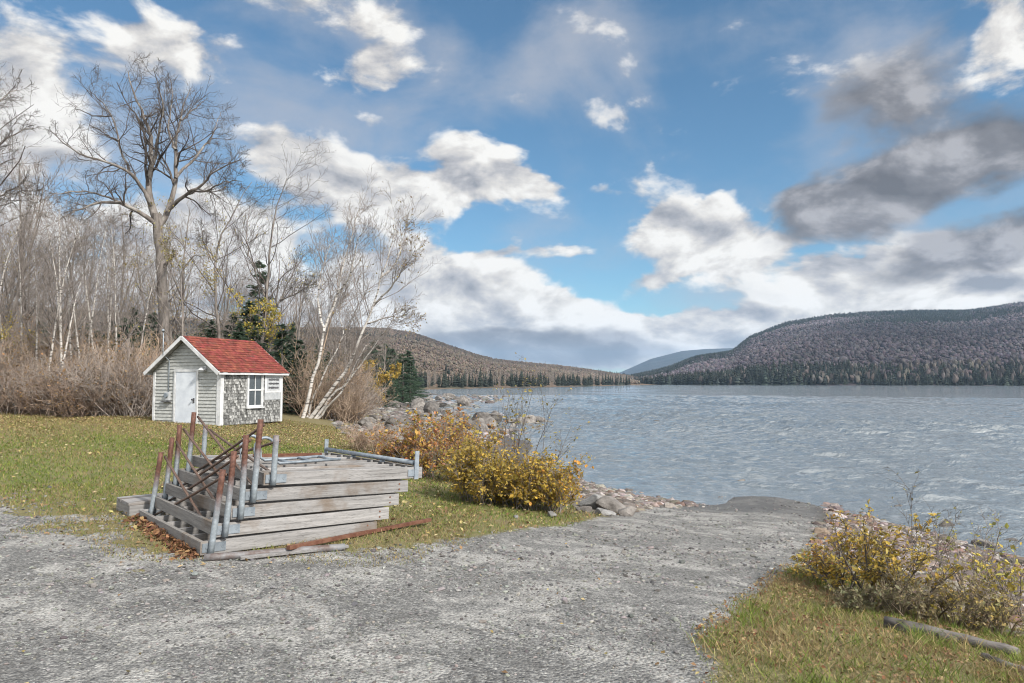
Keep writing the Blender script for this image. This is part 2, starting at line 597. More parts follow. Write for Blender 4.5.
def m_bark(name, c1, c2, scale=5, lichen=None, axis=(1, 1, .22)):
    m, nt, b = mat(name)
    co = objco(nt, axis)
    n = noise(nt, co, scale, 6, .68, .3)
    c = mix(nt, mapr(nt, n, .34, .64), c1, c2)
    if lichen:
        l = noise(nt, objco(nt), 1.6, 4, .6)
        c = mix(nt, mapr(nt, l, .54, .66), c, lichen)
    set_in(nt, b, 'Base Color', c)
    b.inputs['Roughness'].default_value = .9
    b.inputs['Specular IOR Level'].default_value = .1
    bump(nt, b, n, .7, .03)
    return m


def m_birch():
    m, nt, b = mat('birch_bark')
    co = objco(nt, (.7, .7, 5))
    n = noise(nt, co, 2.6, 4, .65)
    big = noise(nt, objco(nt), 1.2, 3, .5)
    c = mix(nt, mapr(nt, n, .50, .62), (.45, .425, .395), (.065, .058, .054))
    c = mix(nt, mapr(nt, big, .5, .7, 0, .55), c, (.17, .145, .125))
    set_in(nt, b, 'Base Color', c)
    b.inputs['Roughness'].default_value = .8
    return m


def m_ground():
    m, nt, b = mat('ground')
    geo = nd(nt, 'ShaderNodeNewGeometry')
    pos = geo.outputs['Position']
    z = nd(nt, 'ShaderNodeSeparateXYZ', {0: pos}).outputs[2]
    gd = nd(nt, 'ShaderNodeAttribute', attribute_name='gravel').outputs['Fac']
    nA = noise(nt, pos, 0.9, 5, .65)
    nB = noise(nt, pos, 5.0, 5, .65)
    nC = noise(nt, pos, 45.0, 4, .7)
    nD = noise(nt, pos, 0.35, 4, .6)
    # gravel: packed pale fines with darker loose stone, tyre-worn patches
    vor = nd(nt, 'ShaderNodeTexVoronoi', {'Vector': pos, 'Scale': 42.0, 'Randomness': 1.0})
    vs = nd(nt, 'ShaderNodeSeparateXYZ', {0: vor.outputs['Color']}).outputs[0]
    vor2 = nd(nt, 'ShaderNodeTexVoronoi', {'Vector': pos, 'Scale': 95.0, 'Randomness': 1.0})
    vs2 = nd(nt, 'ShaderNodeSeparateXYZ', {0: vor2.outputs['Color']}).outputs[0]
    stone = ramp(nt, mth(nt, 'ADD', mth(nt, 'MULTIPLY', vs, .55), mth(nt, 'MULTIPLY', vs2, .45)), [(.1, (.06, .06, .06)), (.45, (.16, .157, .152)), (.7, (.235, .23, .218)), (.95, (.36, .355, .34))])
    fines = mix(nt, mapr(nt, nB, .3, .7), (.255, .248, .235), (.36, .35, .33))
    nP = noise(nt, pos, 1.25, 9, .74, .5)
    gr = mix(nt, mapr(nt, nP, .485, .56), stone, fines)
    gr = mix(nt, mapr(nt, nP, .45, .36, 0, .4), gr, (.075, .072, .068))
    gr = mix(nt, mapr(nt, nC, .35, .6, .75, 0), gr, (.07, .068, .066))
    # grass floor: soil, thatch, moss
    gf = mix(nt, mapr(nt, nB, .35, .65), (.10, .125, .034), (.20, .18, .08))
    py_ = nd(nt, 'ShaderNodeSeparateXYZ', {0: pos}).outputs[1]
    dry = mth(nt, 'MAXIMUM', mapr(nt, mth(nt, 'ADD', py_, mth(nt, 'MULTIPLY', nA, 5)), 20, 24, 0, .75), mapr(nt, mth(nt, 'ADD', py_, mth(nt, 'MULTIPLY', nA, 3)), 12, 9.5, 0, .55))
    gf = mix(nt, mth(nt, 'MAXIMUM', dry, mapr(nt, nA, .48, .66)), gf, (.21, .165, .095))
    gf = mix(nt, mapr(nt, nC, .4, .62, .6, 0), gf, (.07, .065, .03))
    px_ = nd(nt, 'ShaderNodeSeparateXYZ', {0: pos}).outputs[0]
    edge = mapr(nt, px_, -3.5, -.5, 4.2, .3)
    gm = mth(nt, 'ADD', gd, mth(nt, 'ADD', mth(nt, 'MULTIPLY', mth(nt, 'MULTIPLY', mth(nt, 'SUBTRACT', nA, .5), edge), 1.0), mth(nt, 'MULTIPLY', mth(nt, 'SUBTRACT', nB, .5), .5)))
    base = mix(nt, mapr(nt, gm, -.05, .07), gf, gr)
    # beach: brown-grey stone shingle, wet and dark at the waterline
    vor3 = nd(nt, 'ShaderNodeTexVoronoi', {'Vector': pos, 'Scale': 9.0})
    v3 = nd(nt, 'ShaderNodeSeparateXYZ', {0: vor3.outputs['Color']}).outputs[0]
    be = ramp(nt, v3, [(0, (.07, .058, .05)), (.5, (.14, .118, .10)), (1, (.23, .205, .18))])
    be = mix(nt, mapr(nt, nC, .4, .6, .5, 0), be, (.08, .07, .06))
    nongr = mapr(nt, gm, -.2, .25, 1, 0)
    zb = mth(nt, 'ADD', z, mth(nt, 'MULTIPLY', mth(nt, 'SUBTRACT', nA, .5), .35))
    bm = mth(nt, 'MULTIPLY', mapr(nt, zb, ZW + .72, ZW + .45), nongr)
    base = mix(nt, bm, base, be)
    wet = mapr(nt, mth(nt, 'ADD', z, mth(nt, 'MULTIPLY', mth(nt, 'SUBTRACT', nB, .5), .10)), ZW + .30, ZW + .12)
    base = mix(nt, mth(nt, 'MULTIPLY', wet, .62), base, (.055, .05, .045))
    set_in(nt, b, 'Base Color', base)
    set_in(nt, b, 'Roughness', mapr(nt, wet, 0, 1, .92, .5))
    b.inputs['Specular IOR Level'].default_value = .2
    h = mth(nt, 'ADD', mth(nt, 'MULTIPLY', nB, .5), mth(nt, 'ADD', mth(nt, 'MULTIPLY', nC, .35), mth(nt, 'MULTIPLY', vor.outputs['Distance'], -.6)))
    bump(nt, b, h, .8, .03)
    return m


def m_water():
    m, nt, b = mat('water')
    pos = nd(nt, 'ShaderNodeNewGeometry').outputs['Position']
    s1 = nd(nt, 'ShaderNodeVectorMath', {0: pos, 1: (.9, 1.25, 1)}, operation='MULTIPLY').outputs[0]
    a = noise(nt, s1, 1.5, 5, .55, .6)
    bb = noise(nt, s1, 4.5, 4, .6, .4)
    far = noise(nt, nd(nt, 'ShaderNodeVectorMath', {0: pos, 1: (.03, .09, 1)}, operation='MULTIPLY').outputs[0], 1.0, 4, .6, .3)
    c_ = noise(nt, nd(nt, 'ShaderNodeVectorMath', {0: pos, 1: (.28, .42, 1)}, operation='MULTIPLY').outputs[0], 1.0, 3, .55, .5)
    h = mth(nt, 'ADD', mth(nt, 'MULTIPLY', a, 1.0), mth(nt, 'ADD', mth(nt, 'MULTIPLY', bb, .34), mth(nt, 'MULTIPLY', c_, .45)))
    bmp = nd(nt, 'ShaderNodeBump', {'Height': h, 'Distance': .26, 'Strength': mapr(nt, far, .35, .65, .55, 1.0)})
    nt.links.new(bmp.outputs[0], b.inputs['Normal'])
    set_in(nt, b, 'Base Color', (.128, .144, .152, 1))
    b.inputs['Roughness'].default_value = .05
    b.inputs['IOR'].default_value = 2.6
    b.inputs['Specular IOR Level'].default_value = .5
    return m


def m_rock(name, c1, c2, wetline=True):
    m, nt, b = mat(name)
    geo = nd(nt, 'ShaderNodeNewGeometry').outputs['Position']
    n = noise(nt, geo, 3.0, 7, .68)
    n2 = noise(nt, geo, 18, 4, .6)
    c = mix(nt, mapr(nt, n, .34, .66), c1, c2)
    c = mix(nt, mapr(nt, n2, .58, .72, 0, .6), c, (.06, .055, .05))
    r = nd(nt, 'ShaderNodeObjectInfo').outputs['Random']
    c = nd(nt, 'ShaderNodeVectorMath', {0: c, 'Scale': mth(nt, 'ADD', .7, mth(nt, 'MULTIPLY', r, .6))}, operation='SCALE').outputs[0]
    if wetline:
        z = nd(nt, 'ShaderNodeSeparateXYZ', {0: geo}).outputs[2]
        w = mapr(nt, mth(nt, 'ADD', z, mth(nt, 'MULTIPLY', n, .1)), ZW + .2, ZW + .08)
        c = mix(nt, mth(nt, 'MULTIPLY', w, .7), c, (.04, .037, .034))
    set_in(nt, b, 'Base Color', c)
    b.inputs['Roughness'].default_value = .85
    bump(nt, b, mth(nt, 'ADD', n, mth(nt, 'MULTIPLY', n2, .3)), .8, .08)
    return m


MT = dict(
    ground=m_ground(), water=m_water(),
    wood_x=m_wood('weathered_wood_lengthwise', 0), wood_y=m_wood('weathered_wood_crosswise', 1, base=(.205, .192, .18)),
    leg=m_rusty('rusty_leg_pipe', .38, .52), brace=m_rusty('rusty_brace', .12, .25, top=(.085, .055, .042), bot=(.12, .10, .09), soft=.2),
    galv=m_simple('galvanised_steel', (.16, .185, .21), (.25, .28, .31), 12, rough=.5, metal=.3, bs=.15, bd=.004),
    pipe=m_simple('weathered_pipe', (.10, .07, .06), (.22, .225, .235), 5, (1, 1, 1), rough=.6, metal=.15),
    rust=m_simple('rust', (.085, .032, .020), (.17, .085, .055), 7, rough=.85),
    siding=m_simple('grey_paint', (.27, .275, .265), (.38, .385, .37), 7, (1, 1, 3), rough=.75, rand=0),
    white=m_simple('white_paint', (.40, .405, .41), (.56, .565, .57), 5, rough=.6, bs=.15, rand=0),
    door=m_simple('door_paint', (.46, .49, .535), (.55, .58, .62), 3, rough=.5, bs=.1, rand=0),
    dark=m_simple('dark_metal', (.04, .04, .045), (.09, .09, .095), 8, rough=.5),
    meter=m_simple('meter_grey', (.28, .29, .30), (.36, .37, .38), 8, rough=.5),
    shingle=m_vcol('peeling_shingles', .85, nscale=14, namp=.45),
    roof=m_vcol('roof_shingles', .9, nscale=10, namp=.35),
    leaf=m_vcol('leaves', .6, .35), litter=m_vcol('leaf_litter', .75, .15), grass=m_vcol('grass_blades', .7, .3),
    needle=m_vcol('needles', .7, .1), stones=m_vcol('stones', .85, nscale=20, namp=.25), forest=m_vcol('forest', .95, nscale=.06, namp=.4, spec=.05),
    bark=m_bark('grey_bark', (.11, .096, .086), (.23, .205, .186)),
    maple=m_bark('maple_bark', (.085, .072, .064), (.20, .18, .165), 4, lichen=(.25, .235, .215)),
    twig=m_bark('twig_bark', (.13, .112, .102), (.25, .22, .20), 6),
    twigdark=m_bark('dark_twig_bark', (.06, .051, .046), (.12, .104, .095), 6),
    brush=m_bark('brush_bark', (.20, .145, .105), (.44, .34, .26), 6),
    birch=m_birch(),
    rock=m_rock('shore_rock', (.085, .076, .070), (.19, .175, .162)), rockp=m_rock('pale_rock', (.16, .155, .15), (.28, .275, .27)),
    log=m_bark('driftwood', (.04, .035, .032), (.155, .142, .132), 11, axis=(.16, .35, 1)),
)

# window glass: dark, mirrors the sky
_m, _nt, _b = mat('window_glass')
_b.inputs['Base Color'].default_value = (.05, .06, .065, 1)
_b.inputs['Roughness'].default_value = .05
_b.inputs['Specular IOR Level'].default_value = .5
MT['glass'] = _m


# ------------------------------------------------------------------ ground and lake
def axis_coords(lo, hi, c, fine, n):
    """spacing 'fine' near c, growing outward to lo / hi"""
    k = np.linspace(-1, 1, 2 * n + 1)
    out = []
    for side, ext in ((-1, c - lo), (1, hi - c)):
        a, b2 = 1e-3, 12.0
        for _ in range(80):
            g = .5 * (a + b2)
            if ext * g / math.sinh(g * 1.0) / n > fine: a = g
            else: b2 = g
        t = np.linspace(0, 1, n + 1)
        out.append(side * ext * np.sinh(g * t) / math.sinh(g))
    return c + np.concatenate([out[0][:0:-1], out[1]])


gx = axis_coords(-6500, 6500, -1.0, .075, 240)
gy = axis_coords(-400, 9000, 7.0, .085, 250)
GX, GY = np.meshgrid(gx, gy)
GZ = zfun(GX, GY)
GZ = np.where(np.hypot(GX, GY) > 600, np.minimum(GZ, -4.5), GZ)
nx, ny = len(gx), len(gy)
ii = (np.arange(ny - 1)[:, None] * nx + np.arange(nx - 1)[None, :]).ravel()
mb = MB()
mb.add(np.stack([GX, GY, GZ], -1), [np.stack([ii, ii + 1, ii + nx + 1, ii + nx], 1)])
ground = mb.build('ground', MT['ground'], smooth=True)
tag(ground, kind='structure')
at = ground.data.attributes.new('gravel', 'FLOAT', 'POINT')
at.data.foreach_set('value', sd_poly(GX.ravel(), GY.ravel(), GRAVEL, True).clip(-6, 6).astype(np.float32))

# lake: waves are real geometry where they are big enough to see, then bump
th = np.radians(np.linspace(-40, 62, 900))
rr = np.concatenate([np.geomspace(8, 170, 760), np.geomspace(171, 12000, 110)])
TH, RR = np.meshgrid(th, rr)
WX, WY = RR * np.sin(TH), RR * np.cos(TH)
cell = np.maximum(RR * (th[1] - th[0]), np.gradient(rr)[:, None])
H = np.zeros_like(WX)
wr = np.random.default_rng(3)
for i in range(54):
    lam = wr.uniform(.4, .9) if i < 20 else wr.uniform(.8, 1.8)
    a = R(-108) + wr.normal(0, .30)
    kx, ky = math.cos(a) * 2 * np.pi / lam, math.sin(a) * 2 * np.pi / lam
    ph = wr.uniform(0, 6.28)
    amp = .0145 * lam ** .9
    fade = smooth(1.2, 2.4, lam / cell)
    H += amp * fade * (1 - np.abs(np.sin(.5 * (kx * WX + ky * WY + ph)))) * 2
H -= H.mean()
H *= np.clip(RR / 42, .42, 1.0)
H *= (0.75 + .5 * np.sin(WX * .11 + WY * .05) * np.sin(WY * .07 + 1)) * smooth(.05, 2.0, -sd_poly(WX, WY, SHORE))
nx, ny = len(th), len(rr)
ii = (np.arange(ny - 1)[:, None] * nx + np.arange(nx - 1)[None, :]).ravel()
mb = MB()
mb.add(np.stack([WX, WY, ZW + H], -1), [np.stack([ii, ii + nx, ii + nx + 1, ii + 1], 1)])
lake = mb.build('lake', MT['water'], smooth=True)
tag(lake, kind='structure')


# ------------------------------------------------------------------ hills and the far woods
ICO_V, ICO_F = None, None


def ico():
    global ICO_V, ICO_F
    if ICO_V is None:
        t = (1 + 5 ** .5) / 2
        v = np.array([(-1, t, 0), (1, t, 0), (-1, -t, 0), (1, -t, 0), (0, -1, t), (0, 1, t), (0, -1, -t), (0, 1, -t), (t, 0, -1), (t, 0, 1), (-t, 0, -1), (-t, 0, 1)], float)
        ICO_V = v / np.linalg.norm(v[0])
        ICO_F = np.array([(0, 11, 5), (0, 5, 1), (0, 1, 7), (0, 7, 10), (0, 10, 11), (1, 5, 9), (5, 11, 4), (11, 10, 2), (10, 7, 6), (7, 1, 8),
                          (3, 9, 4), (3, 4, 2), (3, 2, 6), (3, 6, 8), (3, 8, 9), (4, 9, 5), (2, 4, 11), (6, 2, 10), (8, 6, 7), (9, 8, 1)])
    return ICO_V, ICO_F


def blob_batch(mb, P, S, col, g, jit=.25):
    """one rough low body per point: P (n,3), S (n,3) half sizes"""
    v, f = ico()
    n = len(P)
    a = g.uniform(0, 6.28, n)
    V = np.tile(v[None], (n, 1, 1)) * (1 + g.uniform(-jit, jit, (n, 12, 1)))
    V = V * S[:, None, :]
    ca, sa = np.cos(a)[:, None], np.sin(a)[:, None]
    V = np.stack([V[..., 0] * ca - V[..., 1] * sa, V[..., 0] * sa + V[..., 1] * ca, V[..., 2]], -1) + P[:, None, :]
    Fc = (f[None] + (np.arange(n) * 12)[:, None, None]).reshape(-1, 3)
    mb.add(V.reshape(-1, 3), [Fc], np.repeat(col, 12, 0))


def conifer_batch(mb, P, Hh, Wd, col, g, tiers=6, sides=7):
    n = len(P)
    rings = []
    for k in range(tiers * 2):
        t = k / (tiers * 2)
        rad = (1 - t) ** .85 * (1.0 if k % 2 == 0 else .55)
        zz = .06 + .9 * t - (.05 if k % 2 == 0 else 0)
        a = np.arange(sides)[None] * 2 * np.pi / sides + g.uniform(0, 6.28, (n, 1))
        rj = rad * g.uniform(.65, 1.3, (n, sides)) * Wd[:, None]
        rings.append(np.stack([rj * np.cos(a), rj * np.sin(a), np.full((n, sides), 1.) * zz * Hh[:, None] + g.uniform(-.02, .02, (n, sides)) * Hh[:, None]], -1))
    apex = np.stack([np.zeros(n), np.zeros(n), Hh], -1)[:, None, :]
    V = np.concatenate(rings + [apex], 1) + P[:, None, :]
    nv = tiers * 2 * sides + 1
    q, t3 = [], []
    for k in range(tiers * 2 - 1):
        for s in range(sides):
            q.append((k * sides + s, k * sides + (s + 1) % sides, (k + 1) * sides + (s + 1) % sides, (k + 1) * sides + s))
    for s in range(sides):
        t3.append(((tiers * 2 - 1) * sides + s, (tiers * 2 - 1) * sides + (s + 1) % sides, nv - 1))
    off = (np.arange(n) * nv)[:, None, None]
    mb.add(V.reshape(-1, 3), [(np.array(q)[None] + off).reshape(-1, 4), (np.array(t3)[None] + off).reshape(-1, 3)], np.repeat(col, nv, 0))


def m_hill(name, c1, c2, c3):
    m, nt, b = mat(name)
    pos = nd(nt, 'ShaderNodeNewGeometry').outputs['Position']
    n = noise(nt, pos, .010, 6, .65)
    n2 = noise(nt, pos, .09, 4, .7)
    c = mix(nt, mapr(nt, n2, .35, .65), c1, c2)
    c = mix(nt, mapr(nt, n, .52, .62), c, c3)
    set_in(nt, b, 'Base Color', c)
    b.inputs['Roughness'].default_value = .95
    b.inputs['Specular IOR Level'].default_value = .05
    bump(nt, b, n2, 1.0, 6.0)
    return m


def hill(name, ridge, d0, d1, d2, material, seed, rough=6.0, nu=240, nd_=70, power=.9):
    g = np.random.default_rng(seed)
    px = np.linspace(ridge[0][0], ridge[-1][0], nu)
    py = np.interp(px, [r[0] for r in ridge], [r[1] for r in ridge])
    u = (px - CX) / F
    d0a = np.interp(px, [p[0] for p in d0], [p[1] for p in d0]) if isinstance(d0, list) else np.full(nu, d0)
    zr = np.array([EYE + (ray(a, b).z / ray(a, b).y) * d1 for a, b in zip(px, py)])
    tt = np.linspace(0, 1, nd_)
    ph = g.uniform(0, 6.28, 12)

    def height(U, T, Y, Zr):
        prof = np.where(T <= .7, (np.clip(T / .7, 0, 1)) ** power, 1 - .5 * smooth(0, 1, (T - .7) / .3))
        X = U * Y
        nz = sum(np.sin(X / w + Y / (w * 1.3) + ph[i]) * np.sin(Y / w - X / (w * 1.7) + ph[i + 6]) * w * .05 for i, w in enumerate((160, 90, 47, 23)))
        env = np.clip(T / .7, 0, 1) * np.clip((1 - np.clip(T / .7, 0, 1)) * 3, 0, 1)
        return ZW - .4 + np.clip(Zr - ZW, 0.2, None) * prof + nz * env * np.clip(Zr / 60, 0, 1) + T * 2

    def depth(T, D0):
        return np.where(T <= .7, D0 + (d1 - D0) * T / .7, d1 + (d2 - d1) * (T - .7) / .3)

    U, T = np.meshgrid(u, tt)
    Y = depth(T, d0a[None, :])
    Z = height(U, T, Y, zr[None, :])
    ii = (np.arange(nd_ - 1)[:, None] * nu + np.arange(nu - 1)[None, :]).ravel()
    mb = MB()
    mb.add(np.stack([U * Y, Y, Z], -1), [np.stack([ii, ii + 1, ii + nu + 1, ii + nu], 1)])
    o = mb.build(name, material, smooth=True)
    tag(o, kind='structure')

    def sample(n, t0, t1, p0, p1, bias=1.0):
        pxs = g.uniform(p0, p1, n)
        t = t0 + (t1 - t0) * g.uniform(0, 1, n) ** bias
        uu = (pxs - CX) / F
        D0 = np.interp(pxs, px, d0a)
        YY = depth(t, D0)
        ZZ = height(uu, t, YY, np.interp(pxs, px, zr))
        return np.stack([uu * YY, YY, ZZ], 1), t
    return sample, g


def tint(g, n, c, amt=.25, hue=.06):
    v = g.uniform(1 - amt, 1 + amt, (n, 1))
    return np.clip(np.array(c)[None] * v * g.uniform(1 - hue, 1 + hue, (n, 3)), 0, 1)


def cluster(P, scale, seed):
    g = np.random.default_rng(seed)
    v = 0
    for i in range(5):
        a, s = g.uniform(0, 6.28), scale * g.uniform(.5, 1.6)
        v = v + np.sin((P[:, 0] * math.cos(a) + P[:, 1] * math.sin(a)) / s + g.uniform(0, 6.28))
    return v / 3


MAUVE, RUSSET, PINE = (.070, .060, .066), (.098, .079, .064), (.028, .033, .028)
MT['hill_right'] = m_hill('mauve_hill_ground', (.055, .046, .05), (.085, .072, .075), (.04, .042, .04))
MT['hill_left'] = m_hill('russet_hill_ground', (.11, .082, .06), (.16, .12, .09), (.07, .07, .05))
MT['hill_far'] = m_hill('far_hill_ground', (.035, .045, .05), (.05, .055, .06), (.025, .035, .04))

hs, g = hill('far_hills', [(560, 381), (600, 378), (619, 373), (650.6, 359), (682, 351), (705, 349), (737, 348), (790, 352), (860, 362), (960, 379)], 3800, 5600, 7000, MT['hill_far'], 21, power=1.0)
hs, g = hill('wooded_hill', [(585, 381.5), (600, 380), (632, 376.5), (669, 368), (696, 358), (732, 352.5), (750, 338), (786, 324), (832, 316), (877, 313), (922, 312), (968, 312), (990, 309),
                             (1024, 303), (1100, 297), (1250, 300), (1400, 325), (1600, 375)], [(585, 1500), (640, 900), (700, 760), (1024, 640), (1600, 520)], 2100, 2900, MT['hill_right'], 22, power=.95)
mb = MB()
P, t = hs(66000, .02, .74, 600, 1500, .72)
k = cluster(P, 130, 5) + .3 * rng.normal(size=len(P))
w_ = np.clip(g.lognormal(.62, .38, len(P)), .9, 4.2)
Sz = np.stack([w_, w_, w_ * g.uniform(.75, 1.35, len(P))], 1)
con = k > np.where(t > .42, .10, .62)
P2 = P + np.array([0, 0, 1.6])
blob_batch(mb, P2[~con], Sz[~con], tint(g, (~con).sum(), MAUVE, .30, .08) * np.clip(1 + .30 * cluster(P, 170, 8)[~con] + .22 * cluster(P, 60, 18)[~con], .45, 1.8)[:, None], g, .4)
conifer_batch(mb, P[con], g.uniform(6, 10, con.sum()), g.uniform(1.6, 2.6, con.sum()), tint(g, con.sum(), PINE, .4), g, 3, 5)
o = mb.build('hillside_woods', MT['forest'], smooth=True)
tag(o, 'bare mauve woods with dark conifers covering the hill across the lake', 'woods', kind='stuff')
# conifers along the far shore in front of that hill
mb = MB()
P, t = hs(6500, .0, .05, 628, 1550, 1.3)
keep_ = cluster(P, 45, 3) + .45 * g.normal(size=len(P)) > -1.0
P, t = P[keep_], t[keep_]
dens = cluster(P, 60, 9)
Hh = np.clip(g.normal(11.5, 3.2, len(P)) * (.82 + .26 * dens), 4.5, 20) * np.interp((P[:, 0] / P[:, 1]) * F + CX, [628, 700, 800, 1024], [.85, .75, 1, 1.05])
conifer_batch(mb, P, Hh, Hh * g.uniform(.2, .34, len(P)), tint(g, len(P), PINE, .45), g, 5, 6)
P, t = hs(420, .0, .06, 628, 1250)
blob_batch(mb, P + np.array([0, 0, 5.]), np.stack([g.uniform(1.5, 2.6, len(P))] * 2 + [g.uniform(4, 6, len(P))], 1), tint(g, len(P), (.075, .066, .060), .3), g, .4)
o = mb.build('shore_treeline', MT['forest'])
tag(o, 'dark conifer wood along the far right shore of the lake', 'woods', kind='stuff')

hl, g = hill('russet_hill', [(-400, 296), (0, 306), (120, 314), (220, 322), (300, 329), (355, 329), (388, 330), (414, 334.5), (445, 345.5), (476, 356), (495, 361), (523, 364), (557, 367), (595, 372), (617, 375.5), (640, 379), (668, 382)],
             [(-400, 280), (330, 300), (420, 320), (520, 400), (620, 640), (668, 900)], 1500, 2300, MT['hill_left'], 23, power=1.15)
mb = MB()
P, t = hl(62000, .05, .74, -380, 640, .75)
k = cluster(P, 90, 15) + .35 * rng.normal(size=len(P))
con = k > np.where(t < .14, .2, .95)
w_ = g.uniform(.7, 1.6, len(P)) * np.clip(P[:, 1] / 900, .55, 1.3)
Sz = np.stack([w_, w_, w_ * g.uniform(.9, 1.6, len(P))], 1)
blob_batch(mb, (P + np.array([0, 0, 1.8]))[~con], Sz[~con], tint(g, (~con).sum(), RUSSET, .24, .08) * np.clip(1 + .28 * cluster(P, 120, 28)[~con] + .2 * cluster(P, 45, 38)[~con], .5, 1.7)[:, None], g, .4)
conifer_batch(mb, P[con], g.uniform(5, 9, con.sum()), g.uniform(1.3, 2.2, con.sum()), tint(g, con.sum(), PINE, .4), g, 4, 5)
o = mb.build('hillside_woods', MT['forest'], smooth=True)
tag(o, 'bare russet woods with scattered conifers on the hill left of the lake', 'woods', kind='stuff')

# ------------------------------------------------------------------ the shed
N0 = ground_at(219.6, 426)
SHED_Z = N0.z
shed = empty('boat_shed', (N0.x, N0.y, SHED_Z), math.atan2(-.357, .934))
tag(shed, 'small grey clapboard shed with red shingle roof and peeling side wall', 'shed')
GW, SD, WH, AH = 2.80, 2.97, 1.78, 2.84      # gable width, depth, wall height, apex height


def half_at(z):
    return GW / 2 if z <= WH else GW / 2 * (1 - (z - WH) / (AH - WH))


mb = MB()
pr = [(-GW, 0), (0, 0), (0, WH), (-GW / 2, AH), (-GW, WH)]
V = [(x, 0.0, z) for x, z in pr] + [(x, SD, z) for x, z in pr]
mb.add(V, [np.array([[0, 1, 2, 3, 4]]), np.array([[9, 8, 7, 6, 5]]), np.array([[0, 5, 6, 1], [1, 6, 7, 2], [4, 9, 5, 0]])])
mb.build('wall', MT['siding'], shed)
# clapboards on the gable: real lapped courses
mb = MB()
zc = .03
while zc < AH - .08:
    z1 = min(zc + .112, AH - .02)
    h0, h1 = half_at(zc) - .012, half_at(z1) - .012
    x0 = -GW / 2
    segs = [(-1, 1)]
    for a_, b_ in segs:
        o0, o1 = -.034 + rnd.uniform(-.004, .004), -.006
        V = [(x0 + a_ * h0, o0, zc), (x0 + b_ * h0, o0, zc), (x0 + b_ * h1, o1, z1 + .004), (x0 + a_ * h1, o1, z1 + .004),
             (x0 + a_ * h0, -.001, zc), (x0 + b_ * h0, -.001, zc), (x0 + b_ * h1, -.001, z1 + .004), (x0 + a_ * h1, -.001, z1 + .004)]
        mb.add(V, [np.array([[0, 1, 2, 3], [4, 5, 1, 0], [0, 3, 7, 4], [1, 5, 6, 2], [3, 2, 6, 7]])])
    zc += .112
mb.build('clapboard_siding', MT['siding'], shed)
# peeling shingles on the lake side
mb = MB()
sg = np.random.default_rng(5)
zc = .02
while zc < WH - .03:
    y = .07
    while y < SD - .07:
        w = min(sg.uniform(.05, .11), SD - .07 - y)
        z1 = min(zc + .116, WH)
        worn = sg.uniform() < (.55 if zc < 1.35 else .25)
        v = sg.uniform(.085, .17) if worn else sg.uniform(.20, .32)
        cc = (v, v * 1.0, v * .97)
        dz = sg.uniform(-.012, .012)
        o0 = .022 + sg.uniform(-.004, .006)
        V = [(o0, y + .003, zc + dz), (o0, y + w - .003, zc + dz), (.006, y + w - .003, z1), (.006, y + .003, z1), (.001, y + .003, zc + dz), (.001, y + w - .003, zc + dz)]
        mb.add(V, [np.array([[0, 1, 2, 3], [4, 5, 1, 0]])], cc)
        y += w
    zc += .100
mb.build('shingle_siding', MT['shingle'], shed)


def shed_box(name, lo, hi, m, parent=shed, bevel=.004):
    mb = MB()
    lo, hi = Vector(lo), Vector(hi)
    mb.box((lo + hi) / 2, hi - lo)
    return mb.build(name, m, parent, bevel=bevel)


# white corner boards
shed_box('corner_board', (-.115, -.045, 0), (.002, -.001, WH - .02), MT['white'])
shed_box('corner_board', (.003, -.045, 0), (.047, .10, WH - .02), MT['white'])
shed_box('corner_board', (-GW - .004, -.045, 0), (-GW + .09, -.001, WH - .06), MT['white'])
shed_box('corner_board', (.001, SD - .09, 0), (.047, SD + .012, WH - .02), MT['white'])
# door
dx0, dx1, dz1 = -1.81, -.96, 1.72
door = shed_box('door', (dx0, -.050, .03), (dx1, -.001, dz1), MT['door'], bevel=.006)
fr = MB()
fr.box(((dx0 - .045), -.032, dz1 / 2 + .04), (.075, .062, dz1 + .02))
fr.box(((dx1 + .045), -.032, dz1 / 2 + .04), (.075, .062, dz1 + .02))
fr.box(((dx0 + dx1) / 2, -.034, dz1 + .05), (dx1 - dx0 + .18, .066, .085))
fr.build('door_frame', MT['white'], shed, bevel=.004)
hd = MB()
hd.box((dx1 - .075, -.058, .80), (.06, .016, .15))
hd.tube([(dx1 - .075, -.06, .83), (dx1 - .075, -.115, .83)], .018)
hd.tube([(dx1 - .075, -.10, .83), (dx1 - .075, -.135, .83)], .032)
hd.build('door_handle', MT['dark'], door)
# window: frame, sill, sash with a real depth, glass behind the bars
wy0, wy1, wz0, wz1 = 1.17, 1.95, .56, 1.70
win = MB()
t_ = .058
for (a_, b_, c_, d_) in [(wy0, wy0 + t_, wz0, wz1), (wy1 - t_, wy1, wz0, wz1), (wy0 + t_ + .001, wy1 - t_ - .001, wz1 - t_, wz1 - .001), (wy0 + t_ + .001, wy1 - t_ - .001, wz0 + .001, wz0 + t_)]:
    win.box((.033, (a_ + b_) / 2, (c_ + d_) / 2), (.062, b_ - a_, d_ - c_))
win = win.build('window', MT['white'], shed, bevel=.004)
sash = MB()
ym, zm = (wy0 + wy1) / 2, (wz0 + wz1) / 2
sash.box((.040, ym, zm), (.036, wy1 - wy0 - 2 * t_ - .004, .05))
for za, zb in ((wz0 + t_ + .002, zm - .026), (zm + .026, wz1 - t_ - .002)):
    sash.box((.038, ym, (za + zb) / 2), (.028, .026, zb - za))
    for s in (-1, 1):
        sash.box((.038, ym + s * ((wy1 - wy0) / 2 - t_ - .018), (za + zb) / 2), (.030, .030, zb - za))
sash.build('sash', MT['white'], win)
gl = MB()
gl.box((.026, ym, zm), (.006, wy1 - wy0 - 2 * t_, wz1 - wz0 - 2 * t_))
gl.build('pane', MT['glass'], win)
